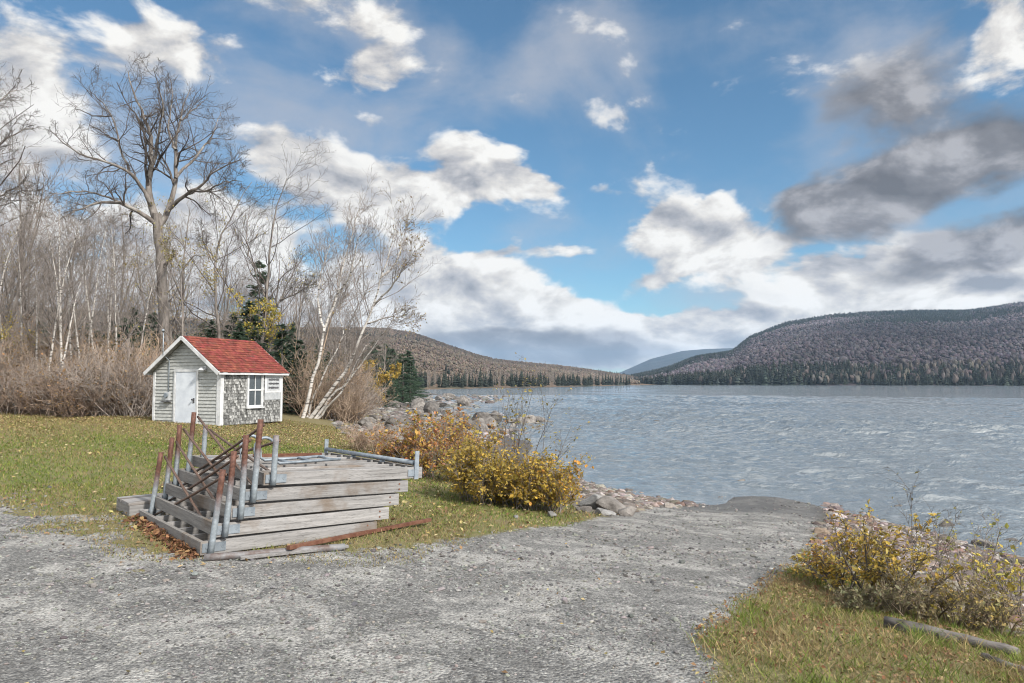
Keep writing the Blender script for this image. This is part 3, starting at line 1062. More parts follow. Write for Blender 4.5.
shed_box('window_sill', (.004, wy0 - .03, wz0 - .05), (.10, wy1 + .03, wz0 - .002), MT['white'], win)
# notice board beside the window: white upper sheet with lines of worn writing, grey lower panel
shed_box('grey_panel', (.028, 2.04, .78), (.040, 2.87, 1.02), MT['meter'], bevel=.002)
nb = shed_box('notice_board', (.028, 2.04, 1.024), (.050, 2.87, 1.66), MT['white'], bevel=.003)
bd = MB()
bd.box((.053, 2.47, 1.34), (.004, .68, .47))
bd.build('sheet', MT['meter'], nb)
lg = np.random.default_rng(12)
for row, z in enumerate((1.48, 1.34, 1.20)):
    wr_ = MB()
    y = 2.21
    while y < 2.74:
        w = lg.uniform(.018, .04)
        wr_.box((.0565, y + w / 2, z + lg.uniform(-.004, .004)), (.002, w, lg.uniform(.05, .085)))
        y += w
    wr_.build('lettering', MT['dark'], nb)
# lamp over the door, conduit and meter
lm = MB()
lm.tube([(-.62, -.02, 1.86), (-.62, -.10, 1.86), (-.62, -.16, 1.82)], .014)
lm.box((-.62, -.03, 1.86), (.09, .02, .09))
lamp = lm.build('wall_lamp', MT['white'], shed)
ls = MB()
a = np.arange(18) * 2 * np.pi / 18
rgs = [(.025, 1.87), (.045, 1.855), (.10, 1.81), (.135, 1.775), (.13, 1.772)]
V = np.array([[(-.62 + r * math.cos(t), -.165 + r * math.sin(t), z) for t in a] for r, z in rgs]).reshape(-1, 3)
k = np.arange(18); k2 = (k + 1) % 18
ls.add(V, [np.concatenate([np.stack([k + j * 18, k2 + j * 18, k2 + j * 18 + 18, k + j * 18 + 18], 1) for j in range(4)]), np.arange(18).reshape(1, -1)])
ls.build('lamp_shade', MT['white'], lamp, smooth=True)
cd_ = MB()
cx_ = -2.12
cd_.tube([(cx_, -.045, 1.03), (cx_, -.045, 1.8), (cx_, -.05, 2.1), (cx_ - .0, -.30, 2.30), (cx_, -.31, 2.45), (cx_, -.31, 3.05)], .017, 8)
cd_.tube([(cx_, -.31, 3.03), (cx_ + .02, -.34, 3.10), (cx_ + .05, -.40, 3.06)], .035, 8)
cd_.build('conduit', MT['galv'], shed, smooth=True)
me_ = MB()
me_.box((cx_ - .02, -.06, .93), (.20, .09, .28))
mt_ = me_.build('meter_box', MT['meter'], shed, bevel=.01)
mg = MB()
mg.tube([(cx_ - .02, -.10, .96), (cx_ - .02, -.16, .96)], .075, 16)
mg.build('dial', MT['galv'], mt_, smooth=False)
shed_box('bracket_shelf', (cx_ - .22, -.14, .735), (cx_ + .12, -.022, .765), MT['dark'])
# roof: two thin decks with shingle courses laid over them
ov_f, ov_b, ov_e = .24, .16, .20
sl = math.hypot(GW / 2, AH - WH)
ux, uz = (GW / 2) / sl, -(AH - WH) / sl               # downslope, right-hand side
roof = MB()
for s in (1, -1):
    L = sl + ov_e
    p0 = Vector((-GW / 2, 0, AH + .018))
    d = Vector((s * ux, 0, uz))
    nn = Vector((s * -uz, 0, ux))
    a0, a1 = p0 + Vector((0, -ov_f, 0)), p0 + Vector((0, SD + ov_b, 0))
    th_ = .045
    V = [a0, a1, a1 + d * L, a0 + d * L]
    V = [v + nn * 0 for v in V] + [v + nn * th_ for v in V]
    roof.add([tuple(v) for v in V], [np.array([[3, 2, 1, 0], [4, 5, 6, 7], [0, 1, 5, 4], [1, 2, 6, 5], [2, 3, 7, 6], [3, 0, 4, 7]])], (.30, .30, .30))
roofo = roof.build('roof', MT['roof'], shed)
shg = MB()
for s in (1, -1):
    d = Vector((s * ux, 0, uz)); nn = Vector((s * -uz, 0, ux))
    nrow = 15
    ex = (sl + ov_e + .02) / nrow
    for r in range(nrow):
        y = -ov_f - .02 - sg.uniform(0, .15)
        while y < SD + ov_b:
            w = sg.uniform(.13, .26)
            ya, yb = max(y, -ov_f - .015) + .003, min(y + w, SD + ov_b + .015) - .003
            y += w
            if yb - ya < .02: continue
            t0 = r * ex; t1 = (r + 1) * ex + sg.uniform(-.008, .008)
            lift = .048 + sg.uniform(0, .004)
            base = Vector((-GW / 2, 0, AH + .018))
            q0 = base + d * t0 + nn * (lift + .002); q1 = base + d * t1 + nn * (lift + .016)
            q2 = base + d * t1 + nn * (lift - .002)
            v = sg.uniform(.72, 1.2)
            cc = (.165 * v, .042 * v * sg.uniform(.85, 1.3), .034 * v)
            if sg.uniform() < .07: cc = (.13, .045, .035)
            V = [(q0.x, ya, q0.z), (q0.x, yb, q0.z), (q1.x, yb, q1.z), (q1.x, ya, q1.z), (q2.x, yb, q2.z), (q2.x, ya, q2.z)]
            shg.add(V, [np.array([[3, 2, 1, 0], [5, 4, 2, 3]])], cc)
shg.build('roof_shingles', MT['roof'], roofo)
# pale barge boards and eave boards
for s in (1, -1):
    d = Vector((s * ux, 0, uz)); nn = Vector((s * -uz, 0, ux))
    for yy in (-ov_f - .035, SD + ov_b + .035):
        bb = MB()
        base = Vector((-GW / 2, yy, AH + .014))
        L = sl + ov_e + .01
        c = base + d * (L / 2) + nn * (-.012)
        rot = Matrix((d, (0, 1, 0), nn)).transposed()
        bb.box(c, (L, .028, .115), rot)
        bb.build('barge_board', MT['white'], shed, bevel=.003)
for s in (1, -1):
    e = Vector((-GW / 2 + s * ux * (sl + ov_e), 0, AH + .018 + uz * (sl + ov_e)))
    shed_box('eave_board', (e.x + s * .014 - .012, -ov_f - .02, e.z - .045), (e.x + s * .014 + .012, SD + ov_b + .02, e.z + .055), MT['white'])

# ------------------------------------------------------------------ the stacked dock sections
U0 = pixz(200, 556, 0.0)
DANG = math.atan2(.65, .76)
DW, DL, BT, BH = 2.30, 1.91, .042, .128
ud, vd = Vector((math.cos(DANG), math.sin(DANG), 0)), Vector((-math.sin(DANG), math.cos(DANG), 0))
DZ = [zat(U0.x + 1 * ud.x + vd.x, U0.y + ud.y + vd.y) + .005]
dock_info = [  # slide along, leg height, lean, yaw, label
    (0.00, .80, .107, 0.000, 'bottom section of the stacked wooden dock, its open joists showing on the gravel'),
    (0.132, .82, .06, -.010, 'weathered dock section second from the bottom of the stack'),
    (0.28, .82, .016, .006, 'middle one of the five stacked wooden dock sections'),
    (0.40, .82, .036, -.004, 'dock section fourth from the ground, just under the top one of the stack'),
    (0.60, .50, .0, .004, 'topmost dock section of the stack with a pipe rail across its end'),
]


def dock_section(i, slide, lh, lean, yaw, label):
    base = Vector((U0.x, U0.y, 0)) + ud * slide
    root = empty('dock_section', (base.x, base.y, DZ[0] + i * .151), DANG + yaw)
    root.rotation_euler = (0, R(1.2 + .35 * i), DANG + yaw)
    tag(root, label, 'dock section', 'wooden dock sections stacked on the shore')

    def plank(name, c, s, m):
        mb = MB()
        # slightly bowed plank in several slices
        n = 7
        ax = 0 if s[0] > s[1] else 1
        L = s[ax]
        bow, tw = rnd.uniform(-.006, .006), rnd.uniform(-.004, .004)
        V = []
        for k in range(n):
            t = k / (n - 1) - .5
            off = bow * (1 - 4 * t * t)
            for (q, w) in ((-1, -1), (1, -1), (1, 1), (-1, 1)):
                p = [0, 0, 0]
                p[ax] = c[ax] + t * L
                p[1 - ax] = c[1 - ax] + q * s[1 - ax] / 2 + off
                p[2] = c[2] + w * s[2] / 2 + tw * t
                V.append(p)
        Fq = [[k * 4 + j, k * 4 + (j + 1) % 4, (k + 1) * 4 + (j + 1) % 4, (k + 1) * 4 + j] for k in range(n - 1) for j in range(4)]
        mb.add(V, [np.array(Fq), np.array([[3, 2, 1, 0], [n * 4 - 4, n * 4 - 3, n * 4 - 2, n * 4 - 1]])])
        return mb.build(name, m, root, bevel=.004)

    L = DL + rnd.uniform(-.01, .01)
    z = BH / 2
    plank('side_board', (L / 2, BT / 2, z), (L, BT, BH), MT['wood_x'])
    plank('side_board', (L / 2, DW - BT / 2, z), (L, BT, BH), MT['wood_x'])
    plank('end_board', (BT / 2, DW / 2, z), (BT, DW - 2 * BT - .004, BH - .004), MT['wood_y'])
    plank('end_board', (L - BT / 2, DW / 2, z), (BT, DW - 2 * BT - .004, BH - .004), MT['wood_y'])
    nj = 4 if i < 4 else 7
    for k in range(nj):
        y = (DW - .12) * (k + 1) / (nj + 1)
        plank('joist', (L / 2, y, z - .003), (L - 2 * BT - .004, BT * .9, BH - .010), MT['wood_x'])
    for x_ in (.16, L - .12):
        for z_ in (.035, .095):
            mb = MB(); mb.tube([(x_, -.006, z_), (x_, .004, z_)], .010, 6); mb.build('bolt', MT['rust'], root)
    # legs: pipes clamped to the side boards at the stair end
    for s, y in ((0, -.036), (1, DW - BT - .036)):
        b0 = Vector((.085 + .03 * s, y, .005)); b1 = b0 + Vector((lean * .75 * lh / .8, rnd.uniform(-.01, .01), lh))
        mb = MB()
        mb.tube([tuple(b0.lerp(b1, k / 6)) for k in range(7)], .0285, 14)
        g = mb.build('leg', MT['leg'], root, smooth=True)
        g.data.polygons.foreach_set('use_smooth', [len(p.vertices) == 4 for p in g.data.polygons])
        mb = MB()
        yy = (-.005 if s == 0 else DW - BT - .005)
        mb.box((.125, yy, BH * .52), (.22, .008, .085))
        for q in (.055, .205): mb.tube([(q, yy - .008, BH * .52), (q, yy + .008, BH * .52)], .012, 6)
        mb.build('bracket', MT['galv'], g)
    # X bracing between the two legs
    h = lh - .05
    for (ya, yb, off) in ((-.0, DW - .08, .040), (DW - .08, -.0, .066)):
        p0 = Vector((.10 + off + lean * .71, ya, h)); p1 = Vector((.10 + off + .02, yb, .06))
        mb = MB()
        pts = [p0.lerp(p1, k / 8) for k in range(9)]
        for k, p in enumerate(pts): p.z -= .012 * math.sin(k / 8 * math.pi)
        mb.tube([tuple(p) for p in pts], .0145, 8)
        mb.build('brace', MT['brace'], root, smooth=True)
    if i == 4:
        mb = MB()
        mb.tube([(L - .10, .03, BH + .05), (L - .10, DW - .03, BH + .05)], .028, 12)
        e = mb.build('end_pipe', MT['galv'], root, smooth=True)
        for y in (.0, DW):
            mb = MB()
            mb.box((L - .09, y + (-.010 if y == 0 else .010), BH * .5 + .09), (.055, .014, BH + .20))
            mb.box((L - .14, y + (-.006 if y == 0 else .006), BH * .5), (.12, .008, .08))
            mb.build('bracket', MT['galv'], e)
        for y in (.75, 1.5):
            mb = MB(); mb.box((L - .10, y, BH + .012), (.05, .05, .024)); mb.build('spacer', MT['galv'], e)
    return root


docks = [dock_section(i, *a) for i, a in enumerate(dock_info)]
bpy.context.view_layer.update()
TOPM = docks[4].matrix_basis.copy()

# ladder with two hoop handles lying on the top section
lad = empty('dock_ladder', TOPM @ Vector((.16, .62, BH + .002)), DANG)
tag(lad, 'grey pipe ladder with two hoop handles lying on top of the stack', 'ladder')
for y in (0, .42):
    mb = MB()
    pts = [(-.02, y, .015), (-.02, y, .20)] + [(.09 - .11 * math.cos(t), y, .20 + .11 * math.sin(t)) for t in np.linspace(.3, math.pi - .15, 9)] + [(.20, y, .16), (.21, y, .05), (.26, y, .018), (.5, y, .016), (1.0, y, .016)]
    mb.tube(pts, .017, 8)
    mb.build('rail', MT['galv'], lad, smooth=True)
for x in (.40, .66, .92):
    mb = MB(); mb.tube([(x, .018, .016), (x, .402, .016)], .014, 8); mb.build('rung', MT['galv'], lad, smooth=True)
p = TOPM @ Vector((.55, 1.72, BH + .004))
mb = MB(); mb.box((.45, 0, .014), (.9, .05, .016)); mb.box((.45, .02, .03), (.9, .008, .03))
o = mb.build('steel_strip', MT['rust']); o.location = p; o.rotation_euler = (0, R(2.6), DANG - .05)
tag(o, 'rusty steel angle lying lengthwise on top of the stacked docks', 'steel bar')

# narrow walkway section lying behind the stack
wb = Vector((U0.x, U0.y, 0)) + vd * (DW + .16) - ud * .07
wk = empty('walkway_section', (wb.x, wb.y, zat(wb.x, wb.y) + .004), DANG + .02)
tag(wk, 'low narrow wooden walkway section lying on the ground behind the dock stack', 'dock section')
for k in range(5):
    mb = MB(); mb.box((1.0, .055 + k * .122, .150), (2.0 + rnd.uniform(-.02, .02), .114, .034)); mb.build('deck_board', MT['wood_x'], wk, bevel=.004)
for y in (.02, .59):
    mb = MB(); mb.box((1.0, y, .066), (1.98, .04, .13)); mb.build('side_board', MT['wood_x'], wk, bevel=.004)
mb = MB(); mb.box((.03, .305, .066), (.04, .526, .128)); mb.build('end_board', MT['wood_y'], wk, bevel=.004)


def lying(name, a, b, r, m, label, cat, flat=None, wob=.004, taper=1.0):
    """a pipe or bar resting on the ground between two picture points"""
    pa, pb = ground_at(*a), ground_at(*b)
    root_loc = pa.copy()
    n = 12
    mb = MB()
    if flat is None:
        pts, rad = [], []
        for k in range(n):
            q = pa.lerp(pb, k / (n - 1))
            z = max(pa.z + (pb.z - pa.z) * k / (n - 1), zat(q.x, q.y)) + r * (  .8 if wob < .005 else .55)
            pts.append((q.x - pa.x + rnd.uniform(-wob, wob), q.y - pa.y + rnd.uniform(-wob, wob), z - pa.z)); rad.append(r * (1 + (taper - 1) * k / (n - 1)) * (1 + rnd.uniform(-1, 1) * min(.12, wob * 18 - .07 if wob > .005 else 0)))
        mb.tube(pts, rad, 14)
    else:
        d = (pb - pa); L = d.length
        rot = d.to_track_quat('X', 'Z').to_matrix()
        lift = max(zat(*(pa.lerp(pb, k / 20)).xy) - pa.lerp(pb, k / 20).z for k in range(21))
        mb.box(d / 2 + Vector((0, 0, flat[1] / 2 + max(lift, 0) + .012)), (L, flat[0], flat[1]), rot)
    o = mb.build(name, m, None, smooth=flat is None, bevel=.003 if flat else 0)
    if flat is None: o.data.polygons.foreach_set('use_smooth', [len(p.vertices) == 4 for p in o.data.polygons])
    o.location = root_loc
    return tag(o, label, cat)


lying('steel_pipe', (204, 561), (345, 550), .036, MT['pipe'], 'grey and rusty steel pipe lying on gravel in front of the dock stack', 'pipe')
lying('steel_bar', (288, 556), (430, 526), .05, MT['rust'], 'long rusty steel bar lying on the grass edge in front of the stack', 'steel bar', flat=(.05, .038))
lying('wood_strip', (240, 561), (348, 549), .02, MT['wood_x'], 'thin bare wooden strip lying beside the rusty bar', 'plank', flat=(.05, .028))

# ------------------------------------------------------------------ trees
def jitter(v, a):
    return Vector((v.x + rnd.gauss(0, a), v.y + rnd.gauss(0, a), v.z + rnd.gauss(0, a)))


def side_dir(d, ang):
    w = Vector((rnd.gauss(0, 1), rnd.gauss(0, 1), rnd.gauss(0, 1)))
    w = w - d * w.dot(d)
    if w.length < 1e-6: w = Vector((1, 0, 0))
    w.normalize()
    return (d * math.cos(ang) + w * math.sin(ang)).normalized()


class Prm:
    def __init__(s, n=(9, 7, 5, 4, 3), k=(9, 6, 5, 4), ratio=(.55, .5, .5, .5), ang=(45, 45, 42, 40), up=(.02, .06, .05, .02), jit=(.06, .10, .13, .15), t0=(.35, .2, .15, .15), mx=3, rmin=.006, rr=.5, flat=0.0, tip=.35):
        s.__dict__.update(locals())


def kids(T, pts, rad, L, lev, P):
    if lev >= P.mx: return
    k = P.k[lev]
    n = len(pts)
    t0 = P.t0[lev]
    for j in range(k):
        t = t0 + (1 - t0) * (j + rnd.random()) / k
        t = min(t, .985)
        f = t * (n - 1); i = min(int(f), n - 2); w = f - i
        p = pts[i].lerp(pts[i + 1], w)
        d = (pts[i + 1] - pts[i]).normalized()
        r0 = rad[i] + (rad[i + 1] - rad[i]) * w
        cd = side_dir(d, R(P.ang[lev] * rnd.uniform(.6, 1.35)))
        if P.flat: cd.z *= (1 - P.flat); cd.normalize()
        cl = L * P.ratio[lev] * (1.1 - .55 * (t - t0) / (1 - t0 + 1e-6)) * rnd.uniform(.65, 1.25)
        grow(T, p, cd, cl, max(P.rmin, r0 * P.rr), lev + 1, P)


def grow(T, p, d, L, r, lev, P):
    n = P.n[lev]
    st = L / (n - 1)
    pts = [p.copy()]
    d = d.copy()
    for _ in range(n - 1):
        d = jitter(d, P.jit[lev]); d.z += P.up[lev]; d.normalize()
        p = p + d * st
        pts.append(p)
    rad = [max(P.rmin * .6, r * (1 - (1 - P.tip) * i / (n - 1))) for i in range(n)]
    T.append((lev, pts, rad))
    kids(T, pts, rad, L, lev, P)


def resample(pts, n):
    d = [0]
    for a, b in zip(pts, pts[1:]): d.append(d[-1] + (b - a).length)
    out = []
    for k in range(n):
        s = d[-1] * k / (n - 1)
        i = 0
        while i < len(d) - 2 and d[i + 1] < s: i += 1
        # catmull-rom through the traced joints
        p0, p1, p2, p3 = pts[max(i - 1, 0)], pts[i], pts[i + 1], pts[min(i + 2, len(pts) - 1)]
        t = (s - d[i]) / (d[i + 1] - d[i] + 1e-9)
        out.append(.5 * ((2 * p1) + (p2 - p0) * t + (2 * p0 - 5 * p1 + 4 * p2 - p3) * t * t + (3 * p1 - p0 - 3 * p2 + p3) * t ** 3))
    return out


def tree_parts(root, T, trunk_lev, mtrunk, mcrown, origin=Vector((0, 0, 0)), extra=None):
    tb, cb = MB(), MB()
    for lev in sorted({a for a, _, _ in T}):
        pl = [([q - origin for q in pts], rad) for l, pts, rad in T if l == lev]
        sides = (12, 7, 5, 3, 3, 3)[lev]
        add_polys(tb if lev <= trunk_lev else cb, pl, sides)
    tr = tb.build('trunk', mtrunk, root, smooth=True)
    cr = cb.build('crown', mcrown, root, smooth=True) if cb.n else None
    return tr, cr


def leaf_batch(mb, P, size, cols, g, flat=.5):
    """folded leaf-shaped blades: P (n,3), size (n,), colours (n,3)"""
    n = len(P)
    if n == 0: return
    a = g.uniform(0, 6.28, n); tilt = g.normal(0, flat, n); roll = g.normal(0, flat, n)
    ux_ = np.stack([np.cos(a) * np.cos(tilt), np.sin(a) * np.cos(tilt), np.sin(tilt)], 1)
    w = np.cross(ux_, np.stack([np.zeros(n), np.zeros(n), np.ones(n)], 1))
    w /= np.linalg.norm(w, axis=1, keepdims=True) + 1e-9
    up_ = np.cross(w, ux_)
    w2 = w * np.cos(roll)[:, None] + up_ * np.sin(roll)[:, None]
    nn = np.cross(w2, ux_)
    s = size[:, None]
    V = np.stack([P - ux_ * s * .5, P + w2 * s * .32 + nn * s * .10, P + ux_ * s * .5, P - w2 * s * .32 + nn * s * .10], 1)
    b = (np.arange(n) * 4)[:, None]
    mb.add(V.reshape(-1, 3), [np.concatenate([b + np.array([[0, 1, 2]]), b + np.array([[0, 2, 3]])])], np.repeat(cols, 4, 0))


def pick(g, n, pal, amt=.25):
    pal = np.array(pal)
    return np.clip(pal[g.integers(0, len(pal), n)] * g.uniform(1 - amt, 1 + amt, (n, 1)) * g.uniform(.93, 1.07, (n, 3)), 0, 1)


def traced(limbs, Y, P, base_lev=0):
    """limbs: list of (pixel path, r0 m, r1 m, depth swing, level)"""
    T = []
    for path, r0, r1, dy, lev in limbs:
        n0 = len(path)
        pts = [pixd(a, b, Y + dy * (i / (n0 - 1)) ** 1.2) for i, (a, b) in enumerate(path)]
        n = 16
        ps = resample(pts, n)
        ps = [q + Vector((rnd.gauss(0, .03), rnd.gauss(0, .05), rnd.gauss(0, .02))) * (0 if i == 0 else 1) for i, q in enumerate(ps)]
        rad = [r0 + (r1 - r0) * (i / (n - 1)) ** .8 for i in range(n)]
        T.append((lev, ps, rad))
        L = sum((b - a).length for a, b in zip(ps, ps[1:]))
        if lev > 0: kids(T, ps, rad, L, lev, P)
    return T


# the big bare maple behind the shed
YM = 34.0
PM = Prm(n=(16, 16, 8, 6, 5, 4), k=(0, 12, 8, 6, 4), ratio=(0, .30, .52, .52, .55), ang=(0, 58, 50, 46, 42), up=(0, .03, .02, .03, .02), jit=(.05, .07, .14, .16, .18), t0=(.2, .22, .12, .12, .1), mx=4, rmin=.0065, rr=.52)
bz = zat(*pixd(163, 400, YM).xy)
by_ = CY + 0
mp = [((163.5, 418), (163.4, 370), (163.2, 325), (162.5, 286), (160.5, 251), (159, 229), (157.5, 216)),]
base_m = pixd(163.5, 412, YM); base_m.z = bz - .1
limbs = [
    (((163.6, 411), (163.6, 370), (163.4, 325), (162.5, 286), (160.5, 251), (159, 229), (156.5, 214)), .25, .215, 0, 0),
    (((158, 224), (151.5, 207), (148.5, 186), (150, 172), (151.5, 145), (145, 119), (136, 97), (127, 71)), .20, .02, 1.5, 1),
    (((159, 226), (140.5, 213), (118.6, 203), (100, 203), (88, 207), (70, 214), (56, 222)), .13, .015, -2.5, 1),
    (((128, 206), (105, 196), (85, 192), (62, 193), (43, 199)), .06, .012, -4, 1),
    (((151, 205), (145, 194), (129.5, 172), (105, 162), (88, 156), (72, 149), (50, 130)), .11, .015, -3, 1),
    (((135, 179), (124, 158), (118.6, 141), (112, 115), (98, 99), (85, 88)), .075, .012, 2.5, 1),
    (((149.5, 176), (155, 155), (158, 141), (161, 120), (162.5, 106), (158, 85), (154, 68)), .10, .012, -2, 1),
    (((159, 226), (169, 209), (175.7, 180), (175.7, 145), (180, 119), (185, 102), (190, 88)), .16, .015, 2.5, 1),
    (((169, 209), (180, 199), (189, 194), (204, 182), (215, 172), (230, 164), (242, 158)), .11, .012, -2, 1),
    (((175.6, 178), (192, 160), (206, 145), (214, 130), (221, 112)), .08, .012, 3.5, 1),
    (((189, 194), (208, 190), (225, 182), (241, 181)), .06, .012, -3.5, 1),
    (((112, 116), (95, 116), (80, 110), (70, 104)), .04, .01, 2, 2),
    (((176, 150), (168, 130), (172, 105), (172, 80)), .07, .012, 3, 1),
    (((180, 120), (196, 108), (208, 98)), .05, .01, 3, 2),
    (((118, 141), (102, 132), (88, 124)), .05, .01, 0, 2),
    (((162.8, 268), (168, 262), (172, 256), (175, 253)), .10, .05, -1.0, 0),
]
rnd.seed(4)
T = traced(limbs, YM, PM)
root = empty('maple_tree', base_m)
tag(root, 'tallest bare tree, its thick grey trunk rising behind the shed', 'tree')
tree_parts(root, T, 1, MT['maple'], MT['twigdark'], base_m)

# leaning white birches to the right of the shed
def birch_tree(limbs, Y, P, label, base_px, tm='birch', cm='twig', tl=1, group=None, name='birch_tree', leaves=None):
    b0 = pixd(*base_px, Y); b0.z = zat(b0.x, b0.y) - .08
    T = traced(limbs, Y, P)
    root = empty(name, b0)
    tag(root, label, 'tree', group)
    tree_parts(root, T, tl, MT[tm], MT[cm], b0)
    if leaves:
        n, size, pal = leaves
        tips = [pts[-1] for l, pts, _ in T if l >= P.mx - 1]
        g = np.random.default_rng(n)
        idx = g.integers(0, len(tips), n)
        LP = np.array([tuple(tips[i] - b0) for i in idx]) + g.normal(0, .10, (n, 3))
        mb = MB(); leaf_batch(mb, LP, g.uniform(.6, 1.2, n) * size, pick(g, n, pal), g, .8)
        mb.build('leaves', MT['leaf'], root)
    return root


PB = Prm(n=(16, 16, 8, 6, 5, 4), k=(0, 16, 8, 5, 3), ratio=(0, .32, .48, .5, .5), ang=(0, 38, 40, 40, 38), up=(0, .07, .06, .04, .02), jit=(.04, .06, .10, .13, .15), t0=(.2, .34, .15, .12, .1), mx=4, rmin=.0055, rr=.42)
rnd.seed(8)
birch_tree([(((302, 421), (309, 393), (316, 369), (326, 326), (338, 290), (346, 255), (352, 232), (358, 209)), .085, .013, 1, 1),
            (((324, 332), (318, 300), (322, 270), (332, 240)), .06, .012, 2, 1), (((336, 296), (350, 275), (356, 250), (364, 226)), .05, .01, -1.5, 1)],
           30, PB, 'tall upright white birch nearest the right end of the shed', (302, 419))
birch_tree([(((309, 420), (328, 394), (346, 369), (360, 338), (374, 305), (382, 274), (392, 246), (398, 222)), .092, .013, -.5, 1),
            (((374, 305), (390, 288), (404, 268), (417, 248)), .06, .012, -1.5, 1), (((381, 278), (396, 262), (402, 240), (410, 228)), .05, .01, 1.5, 1),
            (((366, 324), (385, 318), (404, 318), (416, 322)), .045, .01, -1, 1)],
           30.5, PB, 'white birch leaning far right toward the lake beside the upright one', (309, 419), leaves=(500, .10, [(.25, .20, .07), (.20, .15, .08)]))
birch_tree([(((299, 420), (312, 385), (322, 350), (332, 315), (338, 285), (342, 262)), .06, .01, 1.2, 1)], 31.5, PB, 'thin pale birch stem standing between shed and the leaning birches', (299, 418), tm='brush')
birch_tree([(((305, 421), (316, 392), (328, 365), (344, 335), (356, 312), (366, 292)), .06, .012, 1.5, 1), (((344, 335), (340, 312), (346, 290)), .03, .01, 1, 1)], 31.2, PB, 'slim white birch stem between the upright and the far leaning birch', (305, 420))
birch_tree([(((316, 420), (334, 400), (352, 376), (370, 352), (386, 330), (398, 312)), .055, .012, -1.2, 1)], 30.8, PB, 'slim white birch stem leaning lowest to the right over the rocky shore', (316, 419))
birch_tree([(((314, 421), (330, 398), (345, 384), (357, 362), (366, 345)), .075, .02, .8, 1)], 31, PB, 'short thin birch leaning low beneath the far leaning one', (314, 420))

# the loose bare tree with several stems right behind the shed roof
PS = Prm(n=(16, 16, 8, 6, 5, 4), k=(0, 15, 8, 5, 4), ratio=(0, .34, .5, .5, .5), ang=(0, 44, 45, 42, 40), up=(0, .05, .05, .05, .02), jit=(.04, .08, .13, .14, .15), t0=(.2, .3, .12, .12, .1), mx=4, rmin=.0065, rr=.45)
rnd.seed(15)
birch_tree([(((226, 410), (220, 350), (216, 300), (217, 255), (228, 225), (240, 198), (252, 182)), .13, .015, 2, 1), (((217, 262), (205, 245), (200, 225)), .06, .01, -1, 1)],
           38, PS, 'slender bare tree with a curved stem behind the left of the roof', (226, 408), tm='bark', name='bare_tree', cm='twigdark')
birch_tree([(((256, 412), (260, 360), (266, 310), (268, 275), (272, 230), (280, 195), (286, 178)), .15, .015, -1, 1), (((262, 335), (280, 300), (292, 275), (306, 252)), .08, .012, 1, 1),
            (((267, 300), (252, 265), (247, 235), (250, 205)), .07, .012, 2, 1), (((280, 300), (300, 292), (318, 280)), .05, .012, -1.5, 1)],
           39, PS, 'spreading bare tree with forked limbs above the right of the roof', (256, 410), tm='bark', name='bare_tree', cm='twigdark', leaves=(300, .10, [(.30, .24, .06)]))
rnd.seed(16)
birch_tree([(((-42, 420), (-40, 330), (-38, 250), (-34, 190), (-30, 140), (-22, 95)), .22, .02, 0, 1), (((-38, 245), (-20, 215), (0, 195), (22, 188)), .09, .012, -1, 1),
            (((-34, 190), (-15, 160), (5, 140), (28, 128)), .09, .012, 1, 1), (((-31, 150), (-18, 120), (2, 98), (18, 88)), .07, .012, 1, 1)],
           27, PS, 'bare tree reaching twigs in from the left edge of the woods', (-42, 418), tm='bark', name='bare_tree', cm='twigdark')

# small yellow-leaved trees
PY = Prm(n=(10, 10, 7, 5, 4, 4), k=(0, 10, 6, 5, 4), ratio=(0, .38, .5, .5, .5), ang=(0, 42, 45, 42, 40), up=(0, .03, .02, .0, -.02), jit=(.04, .08, .13, .14, .15), t0=(.2, .25, .12, .12, .1), mx=3, rmin=.007, rr=.45)
YEL = [(.42, .33, .06), (.34, .30, .07), (.24, .24, .06), (.48, .34, .07)]
birch_tree([(((262, 412), (256, 370), (250, 340), (246, 318), (240, 302)), .07, .01, 0, 1), (((254, 360), (264, 335), (268, 312)), .04, .01, 0, 1)], 35, PY, 'small tree with yellow green leaves just above the shed roof', (262, 410), tm='bark', name='yellow_tree', leaves=(1400, .13, YEL))
birch_tree([(((380, 412), (380, 395), (378, 380), (374, 366)), .10, .02, 0, 1), (((380, 395), (388, 382), (394, 368)), .06, .02, 0, 1)], 72, PY, 'small golden leaved tree in front of the dark shoreline spruces', (380, 410), tm='bark', name='yellow_tree', leaves=(1500, .24, [(.42, .30, .07), (.36, .24, .06), (.28, .22, .07)]))
birch_tree([(((4, 416), (8, 380), (10, 350), (12, 330)), .06, .01, 0, 1)], 31, PY, 'thin yellow leaved sapling at the left end of the brush', (4, 414), tm='bark', name='yellow_tree', leaves=(700, .10, YEL))
rnd.seed(3)
birch_tree([(((186, 400), (184, 340), (182, 290), (184, 250), (180, 225)), .07, .012, 0, 1), (((183, 270), (196, 255), (203, 262), (206, 285)), .04, .01, 0, 1), (((183, 245), (172, 238), (168, 255)), .03, .01, 0, 1)], 32.5, PY,
           'slim tree hung with faded yellow leaves beside the big maple trunk', (186, 398), tm='bark', name='yellow_tree', leaves=(1300, .10, [(.30, .25, .09), (.26, .20, .10), (.20, .18, .07)]))


